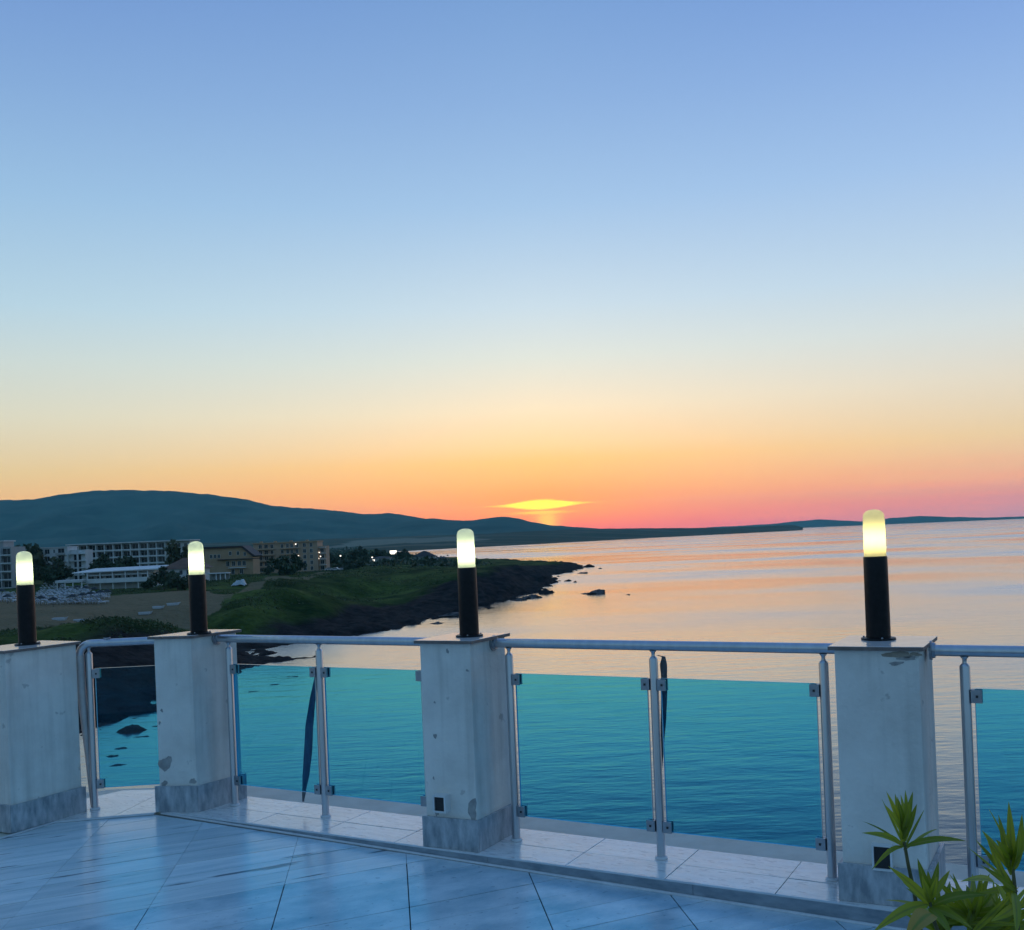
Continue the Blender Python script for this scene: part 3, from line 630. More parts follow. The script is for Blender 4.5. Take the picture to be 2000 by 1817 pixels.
# ---- socket boxes on the pillars
def socket(pts, px, py, w_, h_, dep, label, black_w):
    body = inset(pts, .018); a, b = Vector(body[0]), Vector(body[1]); d = (b-a).normalized(); nrm = Vector((d.y, -d.x)); n3 = Vector((nrm.x, nrm.y, 0))
    r = Vector(ray(px, py)); t_ = Vector((a.x, a.y, 0)).dot(n3)/r.dot(n3); p = Vector((0, 0, EYE))+r*t_
    rt = thing('socket_box', tuple(p), label, 'socket', 'socket boxes on the pillars')
    c_ = p.xy+nrm*dep/2
    z0, z1 = p.z-h_/2, p.z+h_/2
    # a shallow housing: back, four rims and a dark inset face
    obj('housing', bevel_box(c_-nrm*.006, d, nrm, w_, dep-.012, z0, z1), white_pl, rt)
    f = c_+nrm*(dep/2-.006); rim = .008
    obj('rim', join(bevel_box(f-d*(w_/2-rim/2), d, nrm, rim, .012, z0, z1), bevel_box(f+d*(w_/2-rim/2), d, nrm, rim, .012, z0, z1),
                    bevel_box(f, d, nrm, w_-2*rim-.0002, .012, z0, z0+rim), bevel_box(f, d, nrm, w_-2*rim-.0002, .012, z1-rim, z1)), white_pl, rt)
    obj('socket_face', bevel_box(f-nrm*.004, d, nrm, w_-2*rim-.001, .004, z0+rim+.0005, z1-rim-.0005), rubber, rt)
    return rt
socket(PL3, 868, 1566, .072, .086, .055, 'white surface socket box with a black face on the middle pillar', .05)
socket(PL4, 1724, 1672, .078, .105, .03, 'black faced socket box behind the plant on the right pillar', .05)

# ---- bollard lamps
def lamp(px, py, top, label, yel):
    p = at(px, py, ZL+top)
    r = thing('bollard_lamp', (p.x, p.y, ZL+top), label, 'lamp', 'lit bollard lamps on the pillars')
    c_ = (p.x, p.y, ZL+top)
    base = autosmooth(obj('base', lathe([(.071, .0), (.072, .004), (.07, .008), (.058, .010)], 32, c_), black_m, r))
    for k in range(3):
        q = k*2.1+.4; obj('bolt', lathe([(.004, .008), (.004, .013), (.0025, .0145)], 8, (p.x+.0635*math.cos(q), p.y+.0635*math.sin(q), c_[2])), steel_dark, base)
    autosmooth(obj('tube', lathe([(.0505, .009), (.0500, .2), (.0495, .352), (.0480, .356), (.043, .357)], 32, c_), black_m, r))
    prof = [(.0455, .3575), (.0455, .37), (.0452, .40), (.0447, .51), (.0437, .53), (.0395, .543), (.030, .552), (.017, .557), (.0, .559)]
    obj('globe', lathe(prof, 32, c_, cap=False), diff_yel if yel else diff_green, r, smooth=True)
    hold = obj('lamp_holder', lathe([(.018, .357), (.018, .385), (.012, .39)], 16, c_), white_pl, r)
    bp = [(.010, .386), (.016, .40), (.0195, .418), (.0195, .445), (.015, .468), (.007, .478), (.0, .480)]
    obj('bulb', lathe(bp, 16, c_, cap=False), bulb_yel if yel else bulb_green, r, smooth=True)
    return r
lamp(54, 1259, PH-.018, 'lit bollard lamp on the leftmost pillar, in front of the white hotel', False)
lamp(389, 1238, PH, 'lit bollard lamp on the corner pillar, in front of the brown roofed house', False)
lamp(917, 1243, PH, 'lit bollard lamp on the middle pillar, left of the setting sun', False)
lamp(1716, 1249, PH, 'lit bollard lamp with a yellower globe on the rightmost pillar', True)

# ---- railings
RZ = 1.012; RR = .0235
def post_parts(parent, xy, clamps):            # clamps: list of (side, direction vector)
    x, y = xy; c_ = (x, y, ZL)
    p = autosmooth(obj('post', lathe([(.0205, .004), (.0205, .948), (.0185, .953), (.0095, .962), (.0085, .970), (.0095, .979), (.018, .9895)], 24, c_), steel, parent))
    autosmooth(obj('post_foot', lathe([(.030, .0005), (.031, .006), (.028, .011), (.0215, .014)], 24, c_), trim_m, p))
    for d in clamps:
        for hz in (.155, .828):
            cc_ = Vector(xy)+d*.041; nn = Vector((-d.y, d.x))
            obj('clamp', join(bevel_box(cc_-nn*.0125, d, nn, .042, .011, ZL+hz-.027, ZL+hz+.027), bevel_box(cc_+nn*.0125, d, nn, .042, .011, ZL+hz-.027, ZL+hz+.027), bevel_box(Vector(xy)+d*.026, d, nn, .012, .0135, ZL+hz-.026, ZL+hz+.026)), steel_dark, p)
            nc_ = cc_+d*.002-(nn if nn.dot(Vector(xy)) > 0 else -nn)*.019
            obj('bolt', bevel_box(nc_, d, nn, .009, .004, ZL+hz-.005, ZL+hz+.005), rubber, p)
    return p
def wall_clamp(parent, xy, d):                 # clamp screwed to the pillar
    for hz in (.155, .828):
        nn = Vector((-d.y, d.x)); cc_ = Vector(xy)+d*.02
        obj('clamp', join(bevel_box(cc_-nn*.0125, d, nn, .046, .011, ZL+hz-.027, ZL+hz+.027), bevel_box(cc_+nn*.0125, d, nn, .046, .011, ZL+hz-.027, ZL+hz+.027)), steel_dark, parent)
def pane(parent, a, b, z0=.132, z1=.858):
    a, b = Vector(a), Vector(b); d = (b-a).normalized(); nn = Vector((-d.y, d.x)); c_ = (a+b)/2; w_ = (b-a).length
    g = obj('glass_pane', bevel_box(c_, d, nn, w_, .010, ZL+z0, ZL+z1), glass_m, parent)
    e = .0025
    obj('pane_edge', join(bevel_box(c_, d, nn, w_, .0101, ZL+z0-e, ZL+z0-.0001), bevel_box(c_, d, nn, w_, .0101, ZL+z1+.0001, ZL+z1+e*.6),
        bevel_box(a-d*.0014, d, nn, e, .0101, ZL+z0, ZL+z1), bevel_box(b+d*.0014, d, nn, e, .0101, ZL+z0, ZL+z1)), edge_m, g)
    return g
def rail(parent, a, b, flange=()):
    A = Vector((*a, ZL+RZ)); B = Vector((*b, ZL+RZ))
    h = autosmooth(obj('handrail', tube([A, B], RR, 28), steel, parent))
    for q, d in flange:
        q = Vector((*q, ZL+RZ)); d = Vector((d.x, d.y, 0))
        obj('rail_flange', tube([q, q+d*.010, q+d*.011, q+d*.022], [.040, .040, .033, .031], 24), rubber if False else steel_dark, h)
    return h
ux_ = U.xy
def on_line(px, py, h):                        # railing coordinate s of a pixel on the post line at height h
    r = Vector(ray(px, py)); n3 = Vector((V.x, V.y, 0)); t_ = Vector((RP.x, RP.y, 0)).dot(n3)/r.dot(n3)
    return (Vector((r.x*t_, r.y*t_))-RP).dot(ux_)
sP1, sP2, sP3, sP4, sP5, sP6 = (Vector(q)-RP for q in ((-1.735, 6.218), (-1.122, 5.874), (-.032, 5.263), (.647, 4.863), (1.34, 4.479), (1.834, 4.2)))
S_ = [q.dot(ux_) for q in (sP1, sP2, sP3, sP4, sP5, sP6)]
pos = [rl(s, 0) for s in S_]
g = .052
# bay between corner pillar and middle pillar
b1 = thing('glass_railing', (*pos[1], ZL), 'railing with two teal panes between the corner pillar and the middle pillar', 'railing', 'glass railings of the terrace')
s_end1 = on_line(829, 1400, 0)
rail(b1, rl(S_[0]-.075, 0), rl(s_end1+.06, 0), [(rl(on_line(423, 1251, 0), 0), ux_)])
post_parts(b1, pos[0], [ux_]); post_parts(b1, pos[1], [-ux_, ux_]); wall_clamp(b1, rl(s_end1+.008, 0), -ux_)
pane(b1, rl(S_[0]+.036, 0), rl(S_[1]-.036, 0)); pane(b1, rl(S_[1]+.036, 0), rl(s_end1-.012, 0))
# bay between middle pillar and right pillar
b2 = thing('glass_railing', (*pos[3], ZL), 'railing with two teal panes and three posts left of the rightmost pillar', 'railing', 'glass railings of the terrace')
s_a = on_line(963, 1258, 0); s_b = on_line(1633, 1268, 0)
rail(b2, rl(s_a, 0), rl(s_b+.1, 0), [(rl(s_a, 0), ux_)])
post_parts(b2, pos[2], [ux_]); post_parts(b2, pos[3], [-ux_, ux_]); post_parts(b2, pos[4], [-ux_])
pane(b2, rl(S_[2]+.036, 0), rl(S_[3]-.036, 0)); pane(b2, rl(S_[3]+.036, 0), rl(S_[4]-.036, 0))
# bay running out of the frame on the right
s_c = on_line(1816, 1273, 0)
b3 = thing('glass_railing', (*pos[5], ZL), 'railing running out of the picture behind the plant, right of the rightmost pillar', 'railing', 'glass railings of the terrace')
rail(b3, rl(s_c, 0), rl(s1-.02, 0), [(rl(s_c, 0), ux_)])
post_parts(b3, pos[5], [ux_]); post_parts(b3, rl(S_[5]+.8, 0), [-ux_])
pane(b3, rl(S_[5]+.036, 0), rl(S_[5]+.764, 0))
# corner bay at the left
p0 = Vector((-2.609, 6.248)); e0 = at(301, 1255, ZL+RZ).xy
n0 = at(160, 1266, ZL+RZ).xy
k0 = Vector(PL2[0]).lerp(Vector(PL2[3]), .45)  # where it meets the corner pillar
d0 = (k0-p0).normalized()
b0 = thing('glass_railing', (p0.x, p0.y, ZL), 'narrow corner railing with a single pane beside the leftmost pillar', 'railing', 'glass railings of the terrace')
ra = p0-d0*.055
bend = [Vector((*(k0+d0*.03), ZL+RZ)), Vector((*(ra+d0*.07), ZL+RZ))]
for k in range(1, 7):
    q = k/6*pi/2; bend.append(Vector((*(ra+d0*.07-d0*.07*math.sin(q)), ZL+RZ-.07*(1-math.cos(q)))))
autosmooth(obj('handrail', tube(bend, RR, 24), steel, b0), 60)
bt = at(158, 1290, ZL+.93); bb = at(180, 1575, ZL+.02)
pp = [Vector((*ra, ZL+RZ-.068)), Vector((*(ra+Vector((.0, .01))), ZL+.7)), Vector((*(ra+Vector((.02, .02))), ZL+.35)), Vector((*(ra+Vector((.035, .03))), ZL+.002))]
autosmooth(obj('down_pipe', tube(pp, [.027, .026, .021, .016], 16), pipe_m, b0), 60)
post_parts(b0, p0, [d0]); wall_clamp(b0, k0, -d0)
pane(b0, p0+d0*.036, k0-d0*.008)
wt = [Vector((*(p0.lerp(k0, .22)), ZL+RZ+.026))+Vector((.02*math.cos(q*1.9), .02*math.sin(q*1.9), .006*math.sin(q*3))) for q in range(9)]
obj('wire_tie', tube(wt, .0025, 6), steel_dark, b0)

# ---- straps hanging on the railings
def strap(pts, off, label):
    vts = []; fc = []
    L_ = []
    for x, y, w_, tw in pts:
        r = Vector(ray(x, y)); n3 = Vector((V.x, V.y, 0)); t_ = (Vector((RP.x, RP.y, 0)).dot(n3)+off)/r.dot(n3)
        p = Vector((0, 0, EYE))+r*t_; L_.append((p, w_*t_/F, tw))
    # resample smoothly
    P_ = []
    for i in range(len(L_)-1):
        for k in range(6):
            q = k/6; q2 = q*q*(3-2*q); a, b = L_[i], L_[i+1]; P_.append((a[0].lerp(b[0], q), a[1]+(b[1]-a[1])*q2, a[2]+(b[2]-a[2])*q2))
    P_.append(L_[-1])
    n3 = Vector((V.x, V.y, 0)); u3 = Vector((U.x, U.y, 0))
    for p, w_, tw in P_:
        ax = u3*math.cos(tw)+n3*math.sin(tw); nn = -u3*math.sin(tw)+n3*math.cos(tw)
        for s_ in (-1, 1):
            for h in (-1, 1): vts.append(p+ax*s_*w_/2+nn*h*.0012)
    n = len(P_)
    for i in range(n-1):
        a = i*4; b = a+4
        fc += [(a, a+2, b+2, b), (a+1, b+1, b+3, a+3), (a, b, b+1, a+1), (a+2, a+3, b+3, b+2)]
    fc += [(0, 1, 3, 2), (4*n-4, 4*n-2, 4*n-1, 4*n-3)]
    c_ = P_[-1][0]
    o = obj('strap', (vts, fc), strap_m, smooth=False)
    return tag(o, label, 'strap', 'straps hanging on the railings')
strap([(625, 1290, 8, .2), (619, 1318, 8, .3), (610, 1370, 13, .2), (604, 1420, 18, .1), (602, 1465, 20, .0), (598, 1510, 15, .2), (594, 1545, 8, .3), (592, 1566, 4, .3)], .045, 'dark webbing strap hanging loose and bowed behind the pane left of a post')
strap([(1284, 1280, 6, .3), (1296, 1283, 8, .8), (1296, 1300, 14, .1), (1297, 1322, 12, .6), (1297, 1350, 13, .1), (1296, 1400, 11, .2), (1294, 1450, 7, .6), (1291, 1510, 4, .9)], .04, 'twisted webbing strap tied close against the post in the right hand railing')

# ================================================================== PLANT (potted, near the camera)
def leaf_mesh(a, b, w_, bow, nrm_hint, n=9, fold=.28):
    a, b = Vector(a), Vector(b); d = (b-a); Ln = d.length; d.normalize()
    nrm = (nrm_hint-d*nrm_hint.dot(d)).normalized(); sd_ = d.cross(nrm)
    vts = []; fc = []; uv = []
    for i in range(n):
        q = i/(n-1); hw = w_/2*(math.sin(pi*min(1, q**.75*.93+.07))**.8 if 0 < i < n-1 else (.18 if i == 0 else .02))
        c_ = a+d*(Ln*q)+nrm*(bow*Ln*math.sin(pi*q))
        for k, s_ in enumerate((-1, 0, 1)):
            vts.append(c_+sd_*s_*hw+nrm*(abs(s_)*fold*hw)); uv.append((.5+.5*s_, q))
    for i in range(n-1):
        for k in range(2): fc.append((i*3+k, i*3+k+1, (i+1)*3+k+1, (i+1)*3+k))
    return vts, fc, uv
PD = 2.25
pot_c = Vector((.96, 2.3))
plant = thing('potted_plant', (pot_c.x, pot_c.y, deck_z(pot_c.x, pot_c.y)), 'leafy potted plant with long narrow green leaves at the lower right corner', 'plant')
pz = deck_z(pot_c.x, pot_c.y)
pot = autosmooth(obj('pot', lathe([(.13, .0), (.15, .02), (.19, .30), (.205, .30), (.21, .345), (.185, .35), (.18, .31)], 32, (pot_c.x, pot_c.y, pz+.001)), clay, plant))
obj('soil', lathe([(.178, .29), (.178, .312), (.1, .322), (.0, .325)], 24, (pot_c.x, pot_c.y, pz), cap=False), soil, pot)
rp = random.Random(11)
def pstem(pts, r0=.006, r1=.0035):             # list of (px,py,D)
    w_ = [atd(*q) for q in pts]
    base = Vector((pot_c.x+rp.uniform(-.06, .06), pot_c.y+rp.uniform(-.06, .06), pz+.315))
    w_ = [base, base.lerp(w_[0], .5)+Vector((0, 0, .02))]+w_
    n = len(w_); return obj('stem', tube(w_, [r0+(r1-r0)*i/(n-1) for i in range(n)], 8), ole_stem, plant, smooth=True)
def pleaf(st, bx, by, bD, tx, ty, tD, w_=.02, bow=.06, mat_=None, hint=None):
    a = atd(bx, by, bD); b = atd(tx, ty, tD)
    h = hint or Vector((rp.uniform(-.5, .5), -1, .55))
    v_, f_, uv = leaf_mesh(a, b, w_*1.0, bow, h)
    o = obj('leaf', (v_, f_), mat_ or ole_leaf, st, smooth=True)
    lay = o.data.uv_layers.new(name='UVMap')
    for lp in o.data.loops: lay.data[lp.index].uv = uv[lp.vertex_index]
    return o
stA = pstem([(1800, 1830, 2.28), (1785, 1740, 2.26), (1774, 1690, 2.25), (1766, 1645, 2.25)])
for tx, ty, dD in [(1731, 1546, .0), (1728, 1572, -.02), (1748, 1550, .03), (1752, 1556, -.01), (1759, 1552, .03), (1768, 1543, .01), (1777, 1568, -.03), (1783, 1546, .04), (1791, 1570, -.02)]:
    pleaf(stA, 1766+rp.uniform(-3, 3), 1650+rp.uniform(-22, 2), 2.25, tx, ty, 2.25+dD, .0145, .04)
for tx, ty, dD, w_, bw_ in [(1683, 1627, -.02, .019, .12), (1684, 1604, .05, .006, .10), (1722, 1560, .08, .006, .0), (1806, 1580, .06, .006, .02), (1832, 1619, .09, .007, .08), (1888, 1643, -.02, .017, .12), (1702, 1700, -.04, .011, .25)]:
    pleaf(stA, 1766+rp.uniform(-3, 3), 1655+rp.uniform(-4, 6), 2.25, tx, ty, 2.25+dD, w_, bw_, hint=Vector((0, -.75, 1)))
stB = pstem([(1845, 1860, 2.15), (1825, 1800, 2.14), (1816, 1762, 2.13)])
for tx, ty, dD, w_, bw_ in [(1735, 1692, -.03, .020, .08), (1792, 1677, .02, .018, .03), (1833, 1683, .02, .017, .04), (1812, 1700, .03, .013, .0), (1800, 1710, -.02, .015, .02), (1855, 1700, .05, .016, .03), (1830, 1712, -.03, .014, .02)]:
    pleaf(stB, 1816+rp.uniform(-4, 4), 1764+rp.uniform(-10, 4), 2.13, tx, ty, 2.13+dD, w_, bw_)
for tx, ty, dD, w_, bw_ in [(1704, 1822, -.05, .024, .16), (1932, 1748, -.04, .022, .12), (1770, 1735, .06, .013, .05), (1728, 1758, .12, .01, .03), (1860, 1830, -.08, .021, .08), (1900, 1815, -.02, .02, .1), (1762, 1722, .1, .012, .02)]:
    pleaf(stB, 1818+rp.uniform(-5, 5), 1770+rp.uniform(-4, 8), 2.13, tx, ty, 2.13+dD, w_, bw_, hint=Vector((0, -.75, 1)))
pleaf(stB, 1820, 1785, 2.08, 1768, 1835, 2.0, .04, .14, ole_dry, Vector((0, -.6, 1)))
pleaf(stB, 1960, 1760, 2.12, 1876, 1722, 2.02, .026, .15, ole_leaf, Vector((0, -.5, 1)))
stC = pstem([(1990, 1860, 2.2), (1986, 1790, 2.2), (1982, 1730, 2.2), (1976, 1680, 2.2)])
for tx, ty, dD, w_ in [(1970, 1566, .02, .019), (1996, 1590, -.02, .021), (1950, 1592, .04, .016), (1918, 1622, .05, .017), (1945, 1640, -.02, .018), (1930, 1578, .08, .006), (2010, 1600, .03, .018), (1990, 1620, -.05, .02), (1960, 1625, .0, .018)]:
    pleaf(stC, 1978+rp.uniform(-5, 5), 1700+rp.uniform(-25, 10), 2.2, tx, ty, 2.2+dD, w_, .05)
for tx, ty, dD, w_, bw_ in [(1916, 1690, -.04, .014, .04), (1925, 1630, .03, .016, .02), (2060, 1690, .02, .02, .1), (1908, 1745, .02, .015, .08), (1890, 1655, .1, .008, .02), (1935, 1800, -.06, .02, .1), (1905, 1640, .06, .015, .03), (1985, 1825, -.1, .02, .05)]:
    pleaf(stC, 1984+rp.uniform(-5, 5), 1760+rp.uniform(-30, 20), 2.2, tx, ty, 2.2+dD, w_, bw_)
stD = pstem([(1905, 1900, 2.3), (1900, 1850, 2.3), (1896, 1800, 2.3)])
for k in range(30):
    q = rp.uniform(-2.5, .1) if k % 3 else rp.uniform(-3.3, .5); ln = rp.uniform(70, 125)
    pleaf(stD, 1896+rp.uniform(-8, 8), 1808+rp.uniform(-25, 20), 2.3, 1896+ln*math.cos(q), 1808+ln*math.sin(q), 2.3+rp.uniform(-.09, .12), rp.uniform(.012, .02), rp.uniform(.02, .1))
stE = pstem([(1965, 1900, 2.36), (1950, 1850, 2.36), (1945, 1815, 2.36)])
for k in range(32):
    q = rp.uniform(-3.0, .2); ln = rp.uniform(60, 135)
    pleaf(stE, 1945+rp.uniform(-10, 10), 1822+rp.uniform(-30, 15), 2.36, 1945+ln*math.cos(q), 1822+ln*math.sin(q), 2.36+rp.uniform(-.09, .12), rp.uniform(.012, .019), rp.uniform(.02, .1))
stF = pstem([(1860, 1920, 2.4), (1850, 1860, 2.4), (1842, 1815, 2.4)])
for k in range(22):
    q = rp.uniform(-2.9, -.2); ln = rp.uniform(60, 110)
    pleaf(stF, 1842+rp.uniform(-8, 8), 1822+rp.uniform(-25, 12), 2.4, 1842+ln*math.cos(q), 1822+ln*math.sin(q), 2.4+rp.uniform(-.05, .12), rp.uniform(.011, .018), rp.uniform(.02, .1))

# ================================================================== COAST: trees, buildings, beach
def crown_mesh(rx, rz, n, seed, leaf=.5, zc=None):
    rd = random.Random(seed); vts = []; fc = []
    clumps = []
    for k in range(14):
        v = Vector((rd.gauss(0, 1), rd.gauss(0, 1), rd.gauss(0, 1))).normalized()*rd.uniform(.35, .85)
        clumps.append((Vector((v.x*rx, v.y*rx, v.z*rz)), rd.uniform(.28, .5)))
    clumps.append((Vector((0, 0, 0)), .55))
    for k in range(n):
        c_, s_ = rd.choice(clumps); v = Vector((rd.gauss(0, 1), rd.gauss(0, 1), rd.gauss(0, 1))).normalized()*(rd.random()**.4)*s_
        p = c_+Vector((v.x*rx, v.y*rx, v.z*rz)); p.z += zc or 0
        a = Vector((rd.gauss(0, 1), rd.gauss(0, 1), rd.gauss(0, .6))).normalized(); b = a.orthogonal().normalized(); b.rotate(Matrix.Rotation(rd.uniform(0, 6.28), 3, a))
        c2 = a.cross(b); l = leaf*rd.uniform(.6, 1.3); i = len(vts)
        vts += [p-b*l, p+c2*l*.55, p+b*l, p-c2*l*.55]; fc.append((i, i+1, i+2, i+3))
    return vts, fc
def tree_proto(h, rx, rz, n, seed, mat_, leaf):
    r = bpy.data.objects.new('tree', None); col.objects.link(r)
    obj('crown', crown_mesh(rx, rz, n, seed, leaf, h-rz), mat_, r, world_coords=False)
    rd = random.Random(seed+5); tp = [(0, 0, -.6), (rd.uniform(-.1, .1)*h*.3, rd.uniform(-.1, .1)*h*.3, h*.4), (rd.uniform(-.1, .1)*h*.4, rd.uniform(-.1, .1)*h*.4, h*.75)]
    br = [tube(tp, [.03*h, .02*h, .008*h], 7)]
    for k in range(4):
        q = k*1.6+rd.uniform(-.4, .4); br.append(tube([tp[1], (tp[1][0]+math.cos(q)*rx*.6, tp[1][1]+math.sin(q)*rx*.6, h-rz+rd.uniform(-.3, .4)*rz)], [.012*h, .005*h], 5))
    obj('trunk', join(*br), bark, r, world_coords=False)
    return r
protos = [tree_proto(7, 4.0, 3.2, 900, 1, leaf_a, .55), tree_proto(9, 4.2, 4.2, 1000, 2, leaf_a, .6), tree_proto(7.5, 3.6, 3.3, 850, 3, leaf_b, .5), tree_proto(4.0, 3.4, 2.0, 700, 4, leaf_a, .45)]
first = [True]*len(protos)
def tree(px, D, kind, sc, label, group, z=None):
    x = ray(px, 1100)[0]*D; zz = gz(x, D) if z is None else z
    o = protos[kind] if first[kind] else copy_tree(protos[kind]); first[kind] = False
    o.name = 'shrub' if kind == 3 else 'tree'
    o.location = (x, D, zz-.1); o.scale = (sc, sc, sc*random.uniform(.9, 1.1)); o.rotation_euler.z = random.uniform(0, 6.28)
    return tag(o, label, 'shrub' if kind == 3 else 'tree', group)
G1 = 'trees among the hotel buildings'
tree(42, 430, 1, 2.25, 'tall dark tree rising above the leftmost building', G1)
tree(94, 372, 2, 1.95, 'olive green tree just right of the leftmost lamp globe', G1)
tree(114, 358, 0, 1.45, 'dark tree beside the pavilion, in front of the small white block', G1)
tree(206, 415, 0, 1.75, 'left one of the two dark trees in front of the long white hotel', G1)
tree(238, 410, 1, 1.5, 'right one of the two dark trees in front of the long white hotel', G1)
tree(351, 405, 2, 2.05, 'olive tree left of the corner pillar lamp, at the end of the white hotel', G1)
tree(318, 312, 0, 1.1, 'dark round tree below the brown roofed house, left of the lamp', G1)
tree(345, 306, 3, 1.5, 'low dark bush beside the round tree under the brown roof', G1)
tree(296, 325, 3, 1.0, 'dark bush at the right end of the pavilion', G1)
tree(523, 392, 0, .62, 'small dark tree at the foot of the beige building', G1)
tree(549, 405, 3, 2.0, 'broad dark bush in front of the beige apartment block', G1)
tree(573, 415, 0, 1.15, 'dark round tree against the middle of the beige apartment block', G1)
G2 = 'trees on the flat land beyond the apartments'
for px, D, k, sc in [(648, 560, 0, 1.0), (662, 620, 1, 1.0), (676, 600, 3, 1.2), (690, 680, 1, 1.1), (705, 720, 0, 1.3), (718, 640, 3, 1.2), (735, 690, 0, 1.1), (742, 760, 1, 1.0), (758, 700, 3, 1.3), (780, 745, 1, .95), (789, 760, 0, 1.1), (800, 790, 3, 1.2), (665, 480, 3, 1.0), (682, 470, 3, .9), (700, 500, 3, 1.1), (752, 600, 3, .9), (770, 610, 3, .8), (825, 640, 3, .9), (838, 620, 3, .8), (866, 700, 3, 1.0), (640, 700, 1, 1.1), (630, 640, 0, 1.2)]:
    what = ('round dark tree', 'tall dark tree', 'olive tree', 'low dark bush')[k]; depth = 'nearer' if D < 560 else ('midway' if D < 700 else 'farther')
    where = 'by the beige block end' if px < 655 else 'left of the low grey house' if px < 728 else 'by the low grey house' if px < 762 else 'right of the lit billboard' if px < 810 else 'by the hipped roof house'
    tree(px, D, k, sc, f'{what} {depth} on the flat land {where}', G2)

# scrub and rough grass on the slopes, and the woods of the flat land: nobody could count them
def scatter(name, n, test, size, seed, mat_, label, cat, leaves=10):
    rd = np.random.default_rng(seed); vts = []; fc = []
    az_ = rd.uniform(-.62, .06, n*6); DD = np.exp(rd.uniform(math.log(110), math.log(test[1]), n*6))
    X = az_*DD; Y = DD; h, d = ground(X, Y)
    ok = np.where(test[0](X, Y, d, h))[0][:n]
    r2 = random.Random(seed)
    for i in ok:
        s_ = size*r2.uniform(.5, 1.5)*(1+Y[i]/1200); c_ = Vector((X[i], Y[i], h[i]))
        for k in range(leaves):
            v = Vector((r2.gauss(0, 1), r2.gauss(0, 1), abs(r2.gauss(0, .7))))*s_*.55; p = c_+v
            a = Vector((r2.gauss(0, 1), r2.gauss(0, 1), r2.gauss(0, 1))).normalized(); b = a.orthogonal().normalized(); b.rotate(Matrix.Rotation(r2.uniform(0, 6.28), 3, a)); e = a.cross(b); l = s_*r2.uniform(.25, .55)
            q = len(vts); vts += [p-b*l, p+e*l*.5, p+b*l, p-e*l*.5]; fc.append((q, q+1, q+2, q+3))
    return tag(obj(name, (vts, fc), mat_), label, cat, kind='stuff')
sp_ = np.array(sand_poly)
no_sand = lambda X, Y: ~in_poly(X, Y, sand_poly)
scatter('scrub', 9000, (lambda X, Y, d, h: (d > 24) & (d < 150) & no_sand(X, Y) & (Y < 600) & (nz2(X, Y, .04, 33, 3) > -.1), 600), .38, 3, scrub_m, 'low scrub and rough grass covering the coastal slope', 'scrub', 6)
scatter('woodland', 2600, (lambda X, Y, d, h: (d > 60) & (Y > 520), 2300), 1.7, 5, leaf_a, 'dark woods on the flat land in front of the mountain', 'woods', 10)

# ---- buildings. Local frame: x along the front, y into the building, z up
def bld(name, pxl, pxr, ytop, D, label, zbase=None, yaw=0):
    xl = ray(pxl, 1100)[0]*D; xr = ray(pxr, 1100)[0]*D
    zt = atd((pxl+pxr)/2, ytop, D).z
    zb = zbase if zbase is not None else min(gz(xl, D), gz(xr, D))-.3
    r = thing(name, (xl, D, zb), label, 'building'); r.rotation_euler.z = yaw
    return r, (xr-xl)/math.cos(yaw), zt-zb
def lo(name, vf, m_, parent): return obj(name, vf, m_, parent, world_coords=False)
WIN_CACHE = {}
def window(parent, x, y, z, w_, h_, m_=None, frame=True):
    key = (round(w_, 2), round(h_, 2), m_.name if m_ else '')
    if key not in WIN_CACHE:
        a = bpy.data.meshes.new('window'); v, f = box(-w_/2, w_/2, -.05, .03, 0, h_); a.from_pydata(v, [], f); a.materials.append(m_ or win_m)
        t_ = .09; b = bpy.data.meshes.new('frame')
        v, f = join(box(-w_/2-t_, -w_/2, -.1, .03, -t_, h_+t_), box(w_/2, w_/2+t_, -.1, .03, -t_, h_+t_), box(-w_/2+.001, w_/2-.001, -.1, .03, -t_, 0), box(-w_/2+.001, w_/2-.001, -.1, .03, h_, h_+t_), box(-.035, .035, -.085, -.051, .001, h_-.001))
        b.from_pydata(v, [], f); b.materials.append(trimw); WIN_CACHE[key] = (a, b)
    a, b = WIN_CACHE[key]
    o = bpy.data.objects.new('window', a); col.objects.link(o); o.parent = parent; o.location = (x, y, z)
    if frame:
        q = bpy.data.objects.new('frame', b); col.objects.link(q); q.parent = o
    return o
def loggia_front(r, x0, x1, zb, zt, floors, bays, wm, depth=1.6, parapet=.35, fin=.45, par_m=None, skip=()):
    fh = (zt-zb)/floors; bw = (x1-x0)/bays
    for i in range(floors):
        z = zb+fh*i
        lo('balcony_slab', box(x0, x1, -depth, -.001, z-.14, z+.14), trimw, r)
        if i: lo('parapet', box(x0+.02, x1-.02, -depth-.12, -depth+.0, z-.16, z+.14+parapet), par_m or trimw, r)
        for j in range(bays):
            if (i, j) in skip:
                lo('wall_panel', box(x0+bw*j+.02, x0+bw*(j+1)-.02, -depth+.02, -depth+.3, z+.15, z+fh-.15), wm, r); continue
            window(r, x0+bw*(j+.5), -.06, z+.2, bw-fin-.55, fh-.75)
    for j in range(bays+1):
        x = x0+bw*j; lo('pier', box(x-fin/2, x+fin/2, -depth-.05, -.002, zb+.15, zt-.15), wm, r)
